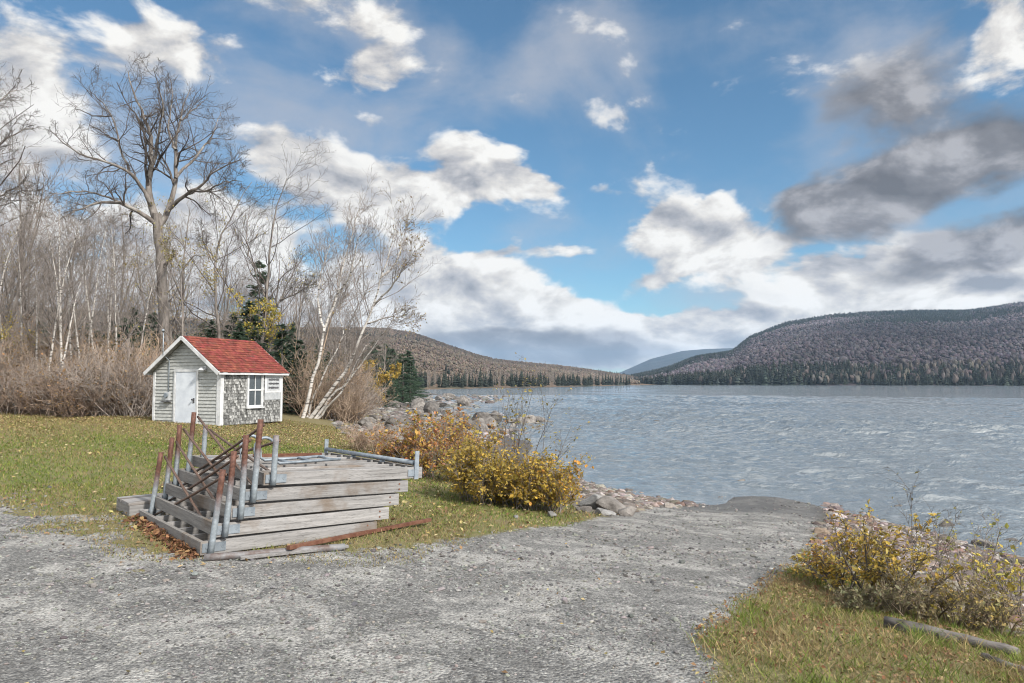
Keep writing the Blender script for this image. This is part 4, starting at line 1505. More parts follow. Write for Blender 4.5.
# spruces
def spruce_proto(name, H, Wd, seed, whorls=30, per=6, sprays=16, dens=1.0, narrow=1.0):
    g = np.random.default_rng(seed)
    root = empty(name, (0, 0, 0))
    mb = MB()
    mb.tube([(0, 0, -.1), (.02, 0, H * .5), (0, .01, H)], [H * .016 + .03, H * .010, .01], 8)
    mb.build('trunk', MT['bark'], root, smooth=True)
    mb = MB()
    PV, PF, PC = [], [], []
    nvv = 0
    pts, siz, cols, dirs = [], [], [], []
    for w in range(whorls):
        t = (w + g.uniform(0, .6)) / whorls
        z = H * (.06 + .93 * t)
        L0 = Wd * ((1 - t) ** .8 + .03) * narrow
        for b in range(per):
            if g.uniform() < .12: continue
            a = g.uniform(0, 6.28)
            L = L0 * g.uniform(.5, 1.25)
            zj = g.normal(0, H * .012)
            for s in range(max(3, int(sprays * (1 - .55 * t)))):
                u_ = g.uniform(.12, 1) ** .8
                rr_ = L * u_
                droop = -.34 * rr_ * (1 - t) + .16 * L * u_ ** 3
                sw = g.normal(0, .16 * (1.1 - u_) * L + .03)
                pts.append((rr_ * math.cos(a) - sw * math.sin(a), rr_ * math.sin(a) + sw * math.cos(a), z + zj + droop + g.normal(0, .05)))
                dirs.append((math.cos(a + g.normal(0, .5)), math.sin(a + g.normal(0, .5)), g.uniform(-.5, .1)))
                siz.append((.09 + .05 * H / 8) * g.uniform(.7, 1.4))
                v = g.uniform(.6, 1.35)
                cols.append((.030 * v, .050 * v, .030 * v))
    P = np.array(pts); D = np.array(dirs); D /= np.linalg.norm(D, axis=1, keepdims=True); S = np.array(siz)[:, None]
    W_ = np.cross(D, [[0, 0, 1.]]); W_ /= np.linalg.norm(W_, axis=1, keepdims=True) + 1e-9
    U_ = np.cross(W_, D)
    n = len(P)
    V = np.stack([P - D * S * .8, P + W_ * S * .42 - U_ * S * .12, P + D * S * 1.5, P - W_ * S * .42 - U_ * S * .12, P + U_ * S * .3], 1)
    b = (np.arange(n) * 5)[:, None]
    mb.add(V.reshape(-1, 3), [np.concatenate([b + np.array([[0, 1, 4]]), b + np.array([[1, 2, 4]]), b + np.array([[2, 3, 4]]), b + np.array([[3, 0, 4]])])], np.repeat(np.array(cols), 5, 0))
    mb.build('crown', MT['needle'], root)
    return root


spr = [spruce_proto('spruce_tree', 8.0, 1.9, 31, 30, 7, 16), spruce_proto('spruce_tree', 8.0, 2.3, 32, 26, 6, 17), spruce_proto('spruce_tree', 8.0, 1.5, 33, 34, 7, 13)]
used = [False] * 3


def put_spruce(px, Y, top, kind, label, group=None, wide=1.0):
    p = pixd(px, 400, Y); z = zat(p.x, p.y)
    h = pixd(px, top, Y).z - z
    s = h / 8.0
    rz = rnd.uniform(0, 6.28)
    if not used[kind]:
        o = spr[kind]; used[kind] = True
        o.location = (p.x, p.y, z); o.rotation_euler.z = rz; o.scale = (s * wide, s * wide, s)
    else:
        o = dup(spr[kind], (p.x, p.y, z), rz, (s * wide, s * wide, s))
    if 'group' in o.keys(): del o['group']
    tag(o, label, 'tree', group)


put_spruce(257, 41, 258, 1, 'tall dark spruce standing up above the right of the shed roof', wide=.85)
put_spruce(292, 44, 322, 0, 'dark spruce half hidden behind the right eave of the shed', wide=.9)
put_spruce(318, 52, 338, 2, 'smaller dark spruce between the shed and the birches')
for px, Y, top in ((238, 33.5, 322), (249, 35, 300), (281, 33, 322), (298, 33.5, 338), (318, 37, 352), (278, 43, 330), (303, 47, 344), (328, 55, 352), (344, 66, 350), (268, 50, 318), (356, 84, 356)):
    put_spruce(px, Y, top, rnd.randrange(3), 'dark evergreen in the dim woods between the shed roof and the birches', 'evergreens beside the shed', wide=1.35)
for px, Y, top in ((122, 33.2, 316), (140, 32.6, 330), (104, 33.6, 334), (150, 34, 312), (40, 34, 338), (112, 40, 322), (132, 37, 308), (96, 44, 330), (30, 42, 330), (58, 46, 336), (140, 44, 330), (210, 42, 320), (232, 44, 312)):
    put_spruce(px, Y, top, rnd.randrange(3), 'dark evergreen half buried among bare trees behind brush and shed', 'evergreens in the woods', wide=1.25)
for i, (px, Y, top, k) in enumerate(((372, 118, 341, 2), (385, 128, 343, 0), (399, 122, 354, 2), (408, 130, 350, 0), (364, 105, 352, 1), (412, 126, 362, 1), (377, 82, 344, 1), (391, 88, 348, 0), (403, 98, 353, 1), (385, 76, 358, 1), (410, 104, 360, 0))):
    put_spruce(px, Y, top, k, 'dark spruce in the clump at the end of the rocky shore', 'spruce clump on the rocky point', wide=1.65)

# bare woods behind the brush: a few grown kinds, copied
def wild_tree(name, H, r, P, tm, cm, seed, tl=0, lean=.03, nl=0):
    rnd.seed(seed)
    root = empty(name, (0, 0, 0))
    T = []
    grow(T, Vector((0, 0, -.1)), Vector((rnd.gauss(0, lean), rnd.gauss(0, lean), 1)).normalized(), H, r, 0, P)
    tree_parts(root, T, tl, MT[tm], MT[cm])
    if nl:
        tips = [pts[-1] for l, pts, _ in T if l >= 2 and pts[-1].z < H * .75]
        g = np.random.default_rng(seed)
        LP = np.array([tuple(tips[i]) for i in g.integers(0, len(tips), nl)]) + g.normal(0, .15, (nl, 3))
        mb = MB(); leaf_batch(mb, LP, g.uniform(.05, .12, nl), pick(g, nl, [(.36, .27, .07), (.28, .20, .07), (.22, .20, .07)]), g, .8)
        mb.build('leaves', MT['leaf'], root)
    return root


PW = Prm(n=(12, 8, 6, 5, 4), k=(16, 6, 4, 4), ratio=(.30, .5, .5, .5), ang=(42, 42, 42, 40), up=(.015, .09, .06, .03), jit=(.035, .09, .12, .14), t0=(.30, .15, .12, .1), mx=3, rmin=.008, rr=.40, tip=.12)
PW2 = Prm(n=(12, 8, 6, 5, 4), k=(13, 7, 4, 4), ratio=(.40, .5, .5, .5), ang=(38, 42, 42, 40), up=(.01, .08, .06, .03), jit=(.05, .10, .13, .14), t0=(.22, .15, .12, .1), mx=3, rmin=.008, rr=.45, tip=.12)
wild = [wild_tree('bare_tree', 11, .12, PW, 'bark', 'twig', 101), wild_tree('bare_tree', 11, .14, PW2, 'bark', 'twigdark', 102), wild_tree('bare_tree', 11, .10, PW, 'bark', 'twig', 103, lean=.06, nl=260),
        wild_tree('bare_tree', 11, .13, PW2, 'bark', 'twig', 104, nl=160), wild_tree('birch_tree', 10, .075, PW, 'birch', 'twig', 105, lean=.09), wild_tree('birch_tree', 10, .075, PW, 'birch', 'twig', 106, lean=.05)]
wused = [False] * len(wild)


def put_wild(px, Y, top, kind, label, group, rz=None):
    p = pixd(px, 400, Y); z = zat(p.x, p.y)
    h = pixd(px, top, Y).z - z
    s = h / (10.5 if kind < 4 else 9.6)
    rz = rnd.uniform(0, 6.28) if rz is None else rz
    if not wused[kind]:
        o = wild[kind]; wused[kind] = True
        o.location = (p.x, p.y, z); o.rotation_euler.z = rz; o.scale = (s, s, s)
    else:
        o = dup(wild[kind], (p.x, p.y, z), rz, s)
    tag(o, label, 'tree', group)


rnd.seed(77)
for i in range(42):
    px = -130 + 330 * (i + rnd.random()) / 42
    Y = rnd.choice((35, 39, 44, 50, 58, 66))+ rnd.uniform(-2, 2)
    top = rnd.uniform(205, 290) - (25 if px < 40 else 0) + (Y - 45) * .8
    put_wild(px, Y, top, rnd.randrange(4), 'slender bare tree in the leafless woods behind the brush thicket', 'bare trees in the woods behind the thicket')
for i in range(22):
    px = -460 + 330 * (i + rnd.random()) / 22
    put_wild(px, rnd.uniform(33, 62), rnd.uniform(200, 270), rnd.randrange(4), 'slender bare tree in the leafless woods behind the brush thicket', 'bare trees in the woods behind the thicket')
for i in range(26):
    px = -140 + 420 * (i + rnd.random()) / 26
    Y = rnd.uniform(66, 100)
    put_wild(px, Y, rnd.uniform(275, 325) - (25 if px < 60 else 0), rnd.randrange(4), 'slender bare tree in the leafless woods behind the brush thicket', 'bare trees in the woods behind the thicket')
for i in range(34):
    px = -140 + 430 * (i + rnd.random()) / 34
    put_spruce(px, rnd.uniform(48, 80), rnd.uniform(318, 346), rnd.randrange(3), 'dark evergreen half buried among bare trees behind brush and shed', 'evergreens in the woods', wide=1.4)
for i in range(44):
    px = 205 + 180 * (i + rnd.random()) / 44
    Y = rnd.choice((40, 46, 54, 62, 75)) + rnd.uniform(-2, 2) + max(0, px - 330) * .6
    top = rnd.uniform(290, 345) - (30 if px < 300 else 0) + max(0, px - 330) * .35
    put_wild(px, Y, top, rnd.randrange(4), 'bare grey tree in the woods between the shed and the rocky shore', 'bare trees between shed and shore')
for px, Y, top in ((19, 30, 228), (44, 28.6, 225), (52, 28.2, 250), (60, 28.4, 205), (70, 29, 232), (76, 31, 236), (88, 30, 245), (97, 31, 228), (112, 32, 250), (128, 36, 250), (-20, 30, 215), (12, 31, 240), (34, 29.5, 246), (82, 33, 222), (118, 30.5, 236), (134, 31, 262), (66, 35, 214), (102, 34, 216), (240, 42, 330), (345, 52, 312), (352, 60, 318)):
    put_wild(px, Y, top, rnd.choice((4, 5)), 'thin white birch trunk among the bare trees at the edge of the woods', 'white birches at the edge of the woods')

# ------------------------------------------------------------------ brush thicket along the lawn edge
PT = Prm(n=(7, 5, 4, 3), k=(5, 4, 3), ratio=(.45, .5, .5), ang=(30, 40, 40), up=(.0, .02, .0), jit=(.11, .16, .2), t0=(.2, .15, .1), mx=2, rmin=.008, rr=.6, tip=.4)


def brush_proto(name, H, Rb, stems, seed, leaves=0, pal=None, P=PT, bm='brush', lsz=.07, spread=.35, rs=.014, lpart='leaves'):
    rnd.seed(seed)
    g = np.random.default_rng(seed)
    root = empty(name, (0, 0, 0))
    T = []
    for i in range(stems):
        a, q = rnd.uniform(0, 6.28), Rb * math.sqrt(rnd.random())
        b = Vector((q * math.cos(a), q * math.sin(a), -.03))
        d = Vector((rnd.gauss(0, spread) + .25 * math.cos(a) * q / Rb, rnd.gauss(0, spread) + .25 * math.sin(a) * q / Rb, 1)).normalized()
        grow(T, b, d, H * rnd.choice((.55, .75, .85, .95, 1.0, 1.1, 1.2)) * rnd.uniform(.9, 1.08), rs * rnd.uniform(.6, 1.3), 0, P)
    mb = MB()
    for lev in (0, 1, 2, 3):
        add_polys(mb, [(p, r) for l, p, r in T if l == lev], (5, 3, 3, 3)[lev])
    mb.build('stems', MT[bm], root, smooth=True)
    if leaves:
        cand = [q for l, p, r in T if l >= 1 for q in p[1:]]
        idx = g.integers(0, len(cand), leaves)
        LP = np.array([tuple(cand[i]) for i in idx]) + g.normal(0, lsz * .5, (leaves, 3))
        LP[:, 2] = np.maximum(LP[:, 2], .02)
        mb = MB()
        leaf_batch(mb, LP, np.clip(g.lognormal(-.12, .4, leaves), .35, 2.0) * lsz, pick(g, leaves, pal, .35), g, .6)
        mb.build(lpart, MT['leaf'], root)
    return root


TAN = [(.26, .17, .09), (.19, .13, .08), (.31, .19, .085), (.15, .105, .06)]
MT['weed'] = m_bark('weed_stalk', (.10, .082, .058), (.23, .185, .13), 6)
MT['brush_grey'] = m_bark('grey_brush_bark', (.16, .135, .12), (.36, .31, .275), 6)
MT['brush_red'] = m_bark('red_brush_bark', (.15, .11, .085), (.33, .25, .20), 6)
bru = [brush_proto('bare_shrub', 2.5, .75, 34, 201, 420, TAN + [(.34, .22, .06)], rs=.017), brush_proto('bare_shrub', 2.2, .85, 40, 202, 520, TAN, spread=.55, bm='brush_grey', rs=.018), brush_proto('bare_shrub', 2.8, .6, 30, 203, 300, TAN + [(.16, .17, .06)], rs=.018), brush_proto('bare_shrub', 1.3, .7, 46, 204, 700, TAN, spread=.5, bm='brush_red'), brush_proto('bare_shrub', 2.6, .9, 26, 205, 900, [(.24, .17, .06), (.18, .13, .07), (.20, .12, .06)], spread=.55, bm='brush_grey', rs=.02)]
bused = [False] * 5
rnd.seed(21)


def put_brush(x, y, kind, s, label, group):
    z = zat(x, y)
    rz = rnd.uniform(0, 6.28)
    if not bused[kind]:
        o = bru[kind]; bused[kind] = True
        o.location = (x, y, z); o.rotation_euler.z = rz; o.scale = (s, s, s)
    else:
        o = dup(bru[kind], (x, y, z), rz, s)
    tag(o, label, 'shrub', group)


for row, (Y, n, ks) in enumerate(((27.0, 24, (3, 1, 3)), (28.3, 22, (0, 1, 3)), (29.8, 22, (0, 1, 2, 4)), (31.6, 20, (0, 1, 2, 4)), (33.8, 18, (2, 0, 1, 4)))):
    for i in range(n):
        px = -150 + 305 * (i + rnd.random()) / n
        p = pixd(px, 415, Y + rnd.uniform(-.7, .7) + (px < 0) * .4)
        put_brush(p.x, p.y, rnd.choice(ks), rnd.uniform(.75, 1.12), 'leafless tan shrub in the brush thicket along the lawn edge', 'brush thicket along the lawn edge')
for i in range(30):
    p = pixd(-460 + 315 * (i + rnd.random()) / 30, 415, rnd.uniform(27.5, 33))
    put_brush(p.x, p.y, rnd.choice((0, 1, 2, 4)), rnd.uniform(.75, 1.12), 'leafless tan shrub in the brush thicket along the lawn edge', 'brush thicket along the lawn edge')
for i in range(44):
    px = rnd.uniform(284, 356); Y = rnd.uniform(31.5, 52)
    p = pixd(px, 415, Y)
    put_brush(p.x, p.y, rnd.choice((0, 1, 2, 3)), rnd.uniform(.6, 1.0), 'leafless shrub around the foot of the birches by the rocky shore', 'brush under the birches')

# fallen pale branches caught in the brush
def dead_branch(pts, Y, r, label, seed):
    rnd.seed(seed)
    P = Prm(n=(10, 6, 4, 3), k=(7, 3), ratio=(.4, .4), ang=(50, 45), up=(0, 0, 0), jit=(.03, .1, .1), t0=(.3, .3), mx=2, rmin=.012, rr=.55)
    ps = resample([pixd(a, b, Y + i * .2) for i, (a, b) in enumerate(pts)], 10)
    rad = [r * (1 - .6 * i / 9) for i in range(10)]
    T = [(0, ps, rad)]
    L = (ps[-1] - ps[0]).length
    kids(T, ps, rad, L, 0, P)
    mb = MB()
    b0 = ps[0].copy()
    for lev in (0, 1, 2): add_polys(mb, [([q - b0 for q in p], rr_) for l, p, rr_ in T if l == lev], 7)
    o = mb.build('dead_branch', MT['log'], None, smooth=True); o.location = b0
    tag(o, label, 'branch')


dead_branch(((118, 352), (130, 335), (140, 322), (150, 316)), 28.5, .05, 'pale broken branch hanging out of the woods left of the shed', 5)
dead_branch(((80, 408), (98, 405), (112, 401), (124, 398)), 26.6, .05, 'pale dead branch lying low across the brush', 6)
dead_branch(((16, 408), (8, 396), (0, 384)), 26.4, .03, 'thin pale stick leaning in the brush at the far left', 9)

# ------------------------------------------------------------------ rocks
def rock_proto(seed, name='boulder'):
    g = np.random.default_rng(seed)
    bm_ = __import__('bmesh').new()
    import bmesh
    bmesh.ops.create_icosphere(bm_, subdivisions=3, radius=1)
    pl = [(Vector(g.normal(size=3)).normalized(), g.uniform(.45, .85)) for _ in range(11)]
    for v in bm_.verts:
        for nrm, d in pl:
            k = v.co.dot(nrm)
            if k > d: v.co -= nrm * (k - d) * .92
        v.co += Vector(g.normal(0, .012, 3))
    me = bpy.data.meshes.new(name)
    bm_.to_mesh(me); bm_.free()
    me.polygons.foreach_set('use_smooth', [False] * len(me.polygons))
    me.materials.append(MT['rock'])
    return me


rocks = [rock_proto(300 + i) for i in range(7)]
rg = np.random.default_rng(44)


def put_rock(p, s, label, group=None, sink=.25, m=None):
    o = bpy.data.objects.new('boulder', rocks[rg.integers(0, 7)])
    C.objects.link(o)
    sx, sy, sz = s * rg.uniform(.8, 1.3), s * rg.uniform(.8, 1.3), s * rg.uniform(.5, .8)
    o.scale = (sx, sy, sz)
    o.location = (p[0], p[1], p[2] + sz * (.62 - sink))
    o.rotation_euler = (rg.normal(0, .25), rg.normal(0, .25), rg.uniform(0, 6.28))
    tag(o, label, 'rock', group)
    return o


SPIT = np.array([(330, 408), (345, 400), (420, 394), (470, 395), (502, 397), (500, 400), (430, 401), (420, 404), (478, 407), (470, 411), (440, 412), (470, 416), (500, 415), (505, 424), (540, 420), (556, 423), (540, 428), (505, 436), (488, 446), (450, 446), (400, 446), (350, 436), (335, 424)], float)
cnt = 0
while cnt < 270:
    px, py = rg.uniform(330, 556), rg.uniform(394, 446)
    if sd_poly(np.array([px]), np.array([py]), SPIT, True)[0] < 0: continue
    p = ground_at(px, py)
    Y = p.y
    s = np.clip(rg.lognormal(-1.32, .5), .10, .75) * np.clip(Y / 45, .55, 1.9)
    put_rock(p, s, 'grey boulder on the rocky shore beyond the lawn', 'boulders along the rocky left shore', sink=rg.uniform(.15, .4))
    cnt += 1
for px, py, s, lb in ((490, 424, 1.05, 'largest rounded boulder on the rocky point above the yellow bushes'), (541, 423, .7, 'low flat boulder at the outer tip of the short rocky spit')):
    put_rock(ground_at(px, py), s, lb)
for px, py, s, lb in ((612, 511, .30, 'broad flat grey rock in the pile at the left of the ramp'), (592, 508, .26, 'pale rounded rock next to the yellow bush by the ramp'), (603, 515, .20, 'pale angular rock lowest in the pile by the ramp'),
                      (625, 515, .22, 'long low rock at the ramp end of the rock pile'), (600, 502, .22, 'darker rock at the back of the pile by the ramp'), (585, 512, .17, 'small grey rock tucked under the edge of the yellow bush'),
                      (552, 517, .10, 'small pale stone on the grass edge below the yellow bush'), (517, 518, .07, 'tiny pale stone on the grass left of the yellow bushes')):
    o = put_rock(ground_at(px, py), s, lb)
    if 'pale' in lb: o.data = o.data.copy(); o.data.materials[0] = MT['rockp']
for px, py, s, lb in ((664, 489, .16, 'small dark rock just off the beach in the shallows left of the ramp'), (900, 509, .20, 'dark rock awash off the right bank'), (948, 526, .2, 'dark flat rock awash near the right shore'), (985, 545, .2, 'large dark wet rock at the water edge on the right'),
                      (1008, 541, .16, 'dark wet rock in the shallows at the right edge'), (742, 483, .22, 'dark low rock in the shallows off the ramp tip'), (655, 424, .5, 'distant dark rock standing out of the open water')):
    p = ground_at(px, py); p.z = ZW - .05
    put_rock(p, s, lb, sink=.35)


def stones(name, P, S, cols, label, cat, g, matl='stones', jit=.3):
    mb = MB()
    blob_batch(mb, P, S, cols, g, jit)
    o = mb.build(name, MT[matl], smooth=False)
    tag(o, label, cat, kind='stuff')


# cobbles on the beaches
def scatter_land(n, x0, x1, y0, y1, test, g):
    out = []
    tot = 0
    while tot < n:
        x, y = g.uniform(x0, x1, n * 2), g.uniform(y0, y1, n * 2)
        k = (np.abs(x) < y * .78 + 1.0)
        x, y = x[k], y[k]
        z = zfun(x, y)
        k = test(x, y, z)
        out.append(np.stack([x[k], y[k], z[k]], 1)); tot += k.sum()
        if len(out) > 60: break
    return np.concatenate(out)[:n]


gd_ = lambda x, y: sd_poly(x, y, GRAVEL, True)
g = np.random.default_rng(61)
P = scatter_land(5200, 2.5, 11, 5, 19, lambda x, y, z: (z > ZW - .12) & (z < ZW + .62 + .2 * np.sin(x * 3 + y)) & (gd_(x, y) < -.05), g)
s = np.clip(g.lognormal(-3.05, .45, len(P)), .018, .16)
stones('beach_stones', P, np.stack([s * g.uniform(.9, 1.5, len(P)), s * g.uniform(.7, 1.1, len(P)), s * g.uniform(.4, .7, len(P))], 1), pick(g, len(P), [(.15, .118, .10), (.10, .085, .075), (.20, .17, .155), (.27, .24, .23), (.14, .095, .075), (.12, .10, .09)]), 'brown and grey stones covering the right beach', 'stones', g)
P = scatter_land(2600, .5, 6, 13, 27, lambda x, y, z: (z > ZW - .1) & (z < ZW + .45) & (gd_(x, y) < .1), g)
s = np.clip(g.lognormal(-3.0, .4, len(P)), .02, .16)
stones('beach_stones', P, np.stack([s * g.uniform(.9, 1.4, len(P)), s, s * g.uniform(.4, .7, len(P))], 1), pick(g, len(P), [(.13, .11, .095), (.09, .078, .07), (.18, .155, .14), (.23, .21, .19)]), 'brown and grey stones along the beach left of the ramp', 'stones', g)
pp = []
while len(pp) < 2600:
    px, py = g.uniform(320, 545), g.uniform(396, 452)
    if sd_poly(np.array([px]), np.array([py]), SPIT, True)[0] > -3: pp.append(tuple(ground_at(px, py)))
P = np.array(pp)
s = np.clip(g.lognormal(-2.1, .4, len(P)), .05, .3) * np.clip(P[:, 1] / 45, .6, 2.2)
stones('shore_stones', P, np.stack([s * 1.3, s * 1.1, s * .6], 1), pick(g, len(P), [(.13, .115, .105), (.09, .08, .075), (.18, .165, .155), (.23, .22, .21)]), 'jumble of smaller stones between the boulders of the rocky left shore', 'stones', g)
# loose gravel
g = np.random.default_rng(62)
n = 60000
Y = 2.6 * (20 / 2.6) ** g.uniform(0, 1, n)
X = g.uniform(-.75, .75, n) * Y
k = gd_(X, Y) > g.normal(.0, .05, n) - np.abs(g.normal(0, .7, n)) * smooth(-.8, -3.5, X)
X, Y = X[k], Y[k]
clump = np.sin(X * 2.1 + 1.3 * np.sin(Y * 1.7)) * np.sin(Y * 2.6 + 1.1 * np.sin(X * 1.3)) + g.normal(0, .6, len(X))
k = (clump > -.1) & (zfun(X, Y) > ZW - .1)
X, Y = X[k], Y[k]
Z = zfun(X, Y)
s = np.clip(g.lognormal(-5.1, .45, len(X)), .0035, .028) * np.clip(Y / 5, .8, 1.8)
cols = pick(g, len(X), [(.18, .175, .165), (.13, .127, .122), (.21, .205, .19), (.085, .082, .08), (.16, .15, .14)], .25)
stones('gravel', np.stack([X, Y, Z + s * .25], 1), np.stack([s * g.uniform(.9, 1.5, len(X)), s, s * g.uniform(.5, .8, len(X))], 1), cols, 'loose grey gravel on the boat ramp and turnaround', 'gravel', g, jit=.35)

# ------------------------------------------------------------------ grass and fallen leaves
def blades(P, hgt, wid, cols, g, lean=.35):
    n = len(P)
    a = g.uniform(0, 6.28, n)
    l = np.stack([g.normal(0, lean, n), g.normal(0, lean, n), np.ones(n)], 1) * hgt[:, None]
    w = np.stack([np.cos(a), np.sin(a), np.zeros(n)], 1) * wid[:, None]
    bend = np.stack([g.normal(0, .25, n), g.normal(0, .25, n), np.zeros(n)], 1) * hgt[:, None]
    V = np.stack([P - w, P + w, P + l * .6 + w * .6, P + l * .6 - w * .6, P + l + bend], 1)
    b = (np.arange(n) * 5)[:, None]
    return V.reshape(-1, 3), [np.concatenate([b + np.array([[0, 1, 2, 3]])]), b + np.array([[3, 2, 4]])], np.repeat(cols, 5, 0)


g = np.random.default_rng(71)
mb = MB()
GREEN, STRAW = [(.135, .175, .034), (.175, .205, .045), (.10, .14, .028)], [(.25, .205, .085), (.31, .25, .125), (.20, .15, .07), (.22, .16, .085)]


def patch(n, x0, x1, y0, y1, hm, wm, test, greenfun):
    P = scatter_land(n, x0, x1, y0, y1, test, g)
    n = len(P)
    gf = greenfun(P[:, 0], P[:, 1]) > g.uniform(0, 1, n)
    cols = np.where(gf[:, None], pick(g, n, GREEN, .35), pick(g, n, STRAW, .35))
    sc = np.clip(P[:, 1] / 6, .8, 3)
    V, Fc, Cc = blades(P, hm * g.uniform(.5, 1.3, n), wm * sc * g.uniform(.7, 1.3, n), cols, g, .55)
    mb.add(V, Fc, Cc)


wavy = lambda x, y: .5 + .28 * np.sin(x * .9 + 1.3 * np.sin(y * .7)) * np.sin(y * 1.1 + x * .3) + .2 * np.sin(x * 2.7 + y * 2.1)
ragged = lambda x, y: gd_(x, y) < -.03 + (.06 + .2 * smooth(-.5, -3.5, x)) * (np.sin(x * 2.3 + y) + .6 * np.sin(x * 5.1 - y * 4.3)) + g.normal(0, .05, len(x)) * (1 + 3 * smooth(-.5, -3.5, x))
patch(34000, .8, 6.5, 2.6, 11, .045, .0028, lambda x, y, z: ragged(x, y) & (z > ZW + .55) & (x > .8), lambda x, y: wavy(x * 1.6, y * 1.6) * .85 - .14)
patch(90000, -20, 1.8, 7.2, 30, .05, .0034, lambda x, y, z: ragged(x, y) & (z > ZW + .55) & (y < 27.5), lambda x, y: .22 + 1.0 * smooth(22, 17, y) * smooth(8.5, 11, y) * wavy(x * .6, y * .8))
patch(16000, -14, -.5, 6.5, 13, .028, .003, lambda x, y, z: (gd_(x, y) > -1.6) & (gd_(x, y) < .25 + .5 * np.sin(x * 1.7 + y) * np.sin(y * 2.3 - x)) & (z > ZW + .6), lambda x, y: .25 + 0 * x)
tc_ = scatter_land(190, .9, 6.5, 2.8, 10, lambda x, y, z: (gd_(x, y) < -.05) & (z > ZW + .55), g)
for c_ in tc_:
    n = int(g.uniform(25, 80)); rr_ = g.uniform(.03, .14)
    q = np.stack([c_[0] + g.normal(0, rr_, n), c_[1] + g.normal(0, rr_, n)], 1)
    q = np.concatenate([q, zfun(q[:, 0], q[:, 1])[:, None]], 1)
    V, Fc, Cc = blades(q, g.uniform(.05, .11) * g.uniform(.5, 1.2, n), .0028 * g.uniform(.8, 1.6, n), pick(g, n, GREEN if g.uniform() < .6 else STRAW, .35), g, .8)
    mb.add(V, Fc, Cc)
o = mb.build('grass', MT['grass'])
tag(o, 'short mixed green and straw grass of the lawn and banks', 'grass', kind='stuff')

mb = MB()
LEAFC = [(.32, .26, .11), (.27, .20, .08), (.19, .12, .065), (.34, .29, .16), (.15, .09, .05)]
P = scatter_land(7000, -20, -2, 8, 27, lambda x, y, z: (gd_(x, y) < .1) & (g.uniform(0, 1, len(x)) < (.10 + .9 * smooth(14, 24, y)) * np.clip(2.4 * wavy(x * .9, y * 1.1) - .55, .08, 1)) & (sd_poly(x, y, SHORE) > 5), g)
P[:, 2] += .035
leaf_batch(mb, P, g.uniform(.04, .085, len(P)), pick(g, len(P), LEAFC, .3), g, .35)
P = scatter_land(7500, .9, 6, 2.8, 10, lambda x, y, z: (gd_(x, y) < .12) & (z > ZW + .5) & (g.uniform(0, 1, len(x)) < 1.15 - 1.3 * wavy(x * 1.6, y * 1.6)), g)
P[:, 2] += .022
leaf_batch(mb, P, g.uniform(.018, .042, len(P)), pick(g, len(P), [(.20, .13, .07), (.14, .085, .05), (.24, .18, .10), (.17, .075, .04), (.28, .22, .11)], .35), g, .5)
P = scatter_land(900, -3, 2.5, 8, 16, lambda x, y, z: (gd_(x, y) < .1) & (z > ZW + .4), g)
P[:, 2] += .03
leaf_batch(mb, P, g.uniform(.04, .08, len(P)), pick(g, len(P), LEAFC, .3), g, .4)
P = scatter_land(900, -14, -.5, 6.5, 13, lambda x, y, z: (gd_(x, y) > -1.6) & (gd_(x, y) < .5), g); P[:, 2] += .015
leaf_batch(mb, P, g.uniform(.02, .06, len(P)), pick(g, len(P), [(.20, .13, .07), (.15, .10, .06), (.26, .20, .11)], .35), g, .4)
P = scatter_land(60, -5, 2, 3, 10, lambda x, y, z: gd_(x, y) > .2, g); P[:, 2] += .012
leaf_batch(mb, P, g.uniform(.03, .05, len(P)), pick(g, len(P), LEAFC, .3), g, .3)
# the drift of brown leaves against the end of the bottom dock section
n = 420
t = g.uniform(-.05, DW * 1.0, n); q = np.abs(g.normal(0, .09, n)) + .01
X = U0.x + vd.x * t - ud.x * q; Yy = U0.y + vd.y * t - ud.y * q
P = np.stack([X, Yy, zfun(X, Yy) + np.clip(.07 - q * .4, .01, 1) * g.uniform(.1, 1, n)], 1)
leaf_batch(mb, P, g.uniform(.04, .085, n), pick(g, n, [(.17, .085, .045), (.12, .055, .03), (.24, .14, .07), (.09, .045, .028)], .3), g, .6)
o = mb.build('fallen_leaves', MT['litter'])
tag(o, 'yellow and brown fallen leaves scattered on the grass', 'leaves', kind='stuff')

# ------------------------------------------------------------------ bushes by the water
PBu = Prm(n=(7, 5, 4, 3), k=(8, 6, 4), ratio=(.5, .5, .5), ang=(35, 42, 42), up=(.0, .04, .0), jit=(.08, .13, .16), t0=(.2, .12, .1), mx=2, rmin=.003, rr=.55, tip=.35)
PSp = Prm(n=(8, 6, 4, 3), k=(6, 5, 3), ratio=(.42, .45, .5), ang=(32, 40, 40), up=(.01, .04, .0), jit=(.06, .12, .15), t0=(.35, .15, .1), mx=2, rmin=.003, rr=.5, tip=.3)
OLIVE = [(.38, .265, .05), (.31, .225, .05), (.23, .175, .045), (.43, .30, .07)]
GOLD = [(.46, .31, .05), (.40, .25, .05), (.34, .27, .06), (.44, .22, .05)]
ORANGE = [(.40, .19, .07), (.34, .16, .08), (.44, .27, .08), (.28, .15, .09)]
PINKY = [(.30, .19, .14), (.26, .17, .13), (.36, .24, .16)]


def bush(px, py, wpx, hpx, label, pal, seed, stems=26, leaves=2200, lsz=.045, P=PBu, bm='twig', cat='bush', name='bush', spread=.42, rs=.009):
    p = ground_at(px, py)
    H_ = hpx / F * p.y; W = wpx / F * p.y
    o = brush_proto(name, H_ * .95, W * .30, stems, seed, int(leaves * (1.7 if seed < 420 else .95)), pal, P, bm, lsz * (1.2 if seed < 420 else 1.0), spread, rs)
    o.location = p
    tag(o, label, cat)
    return o


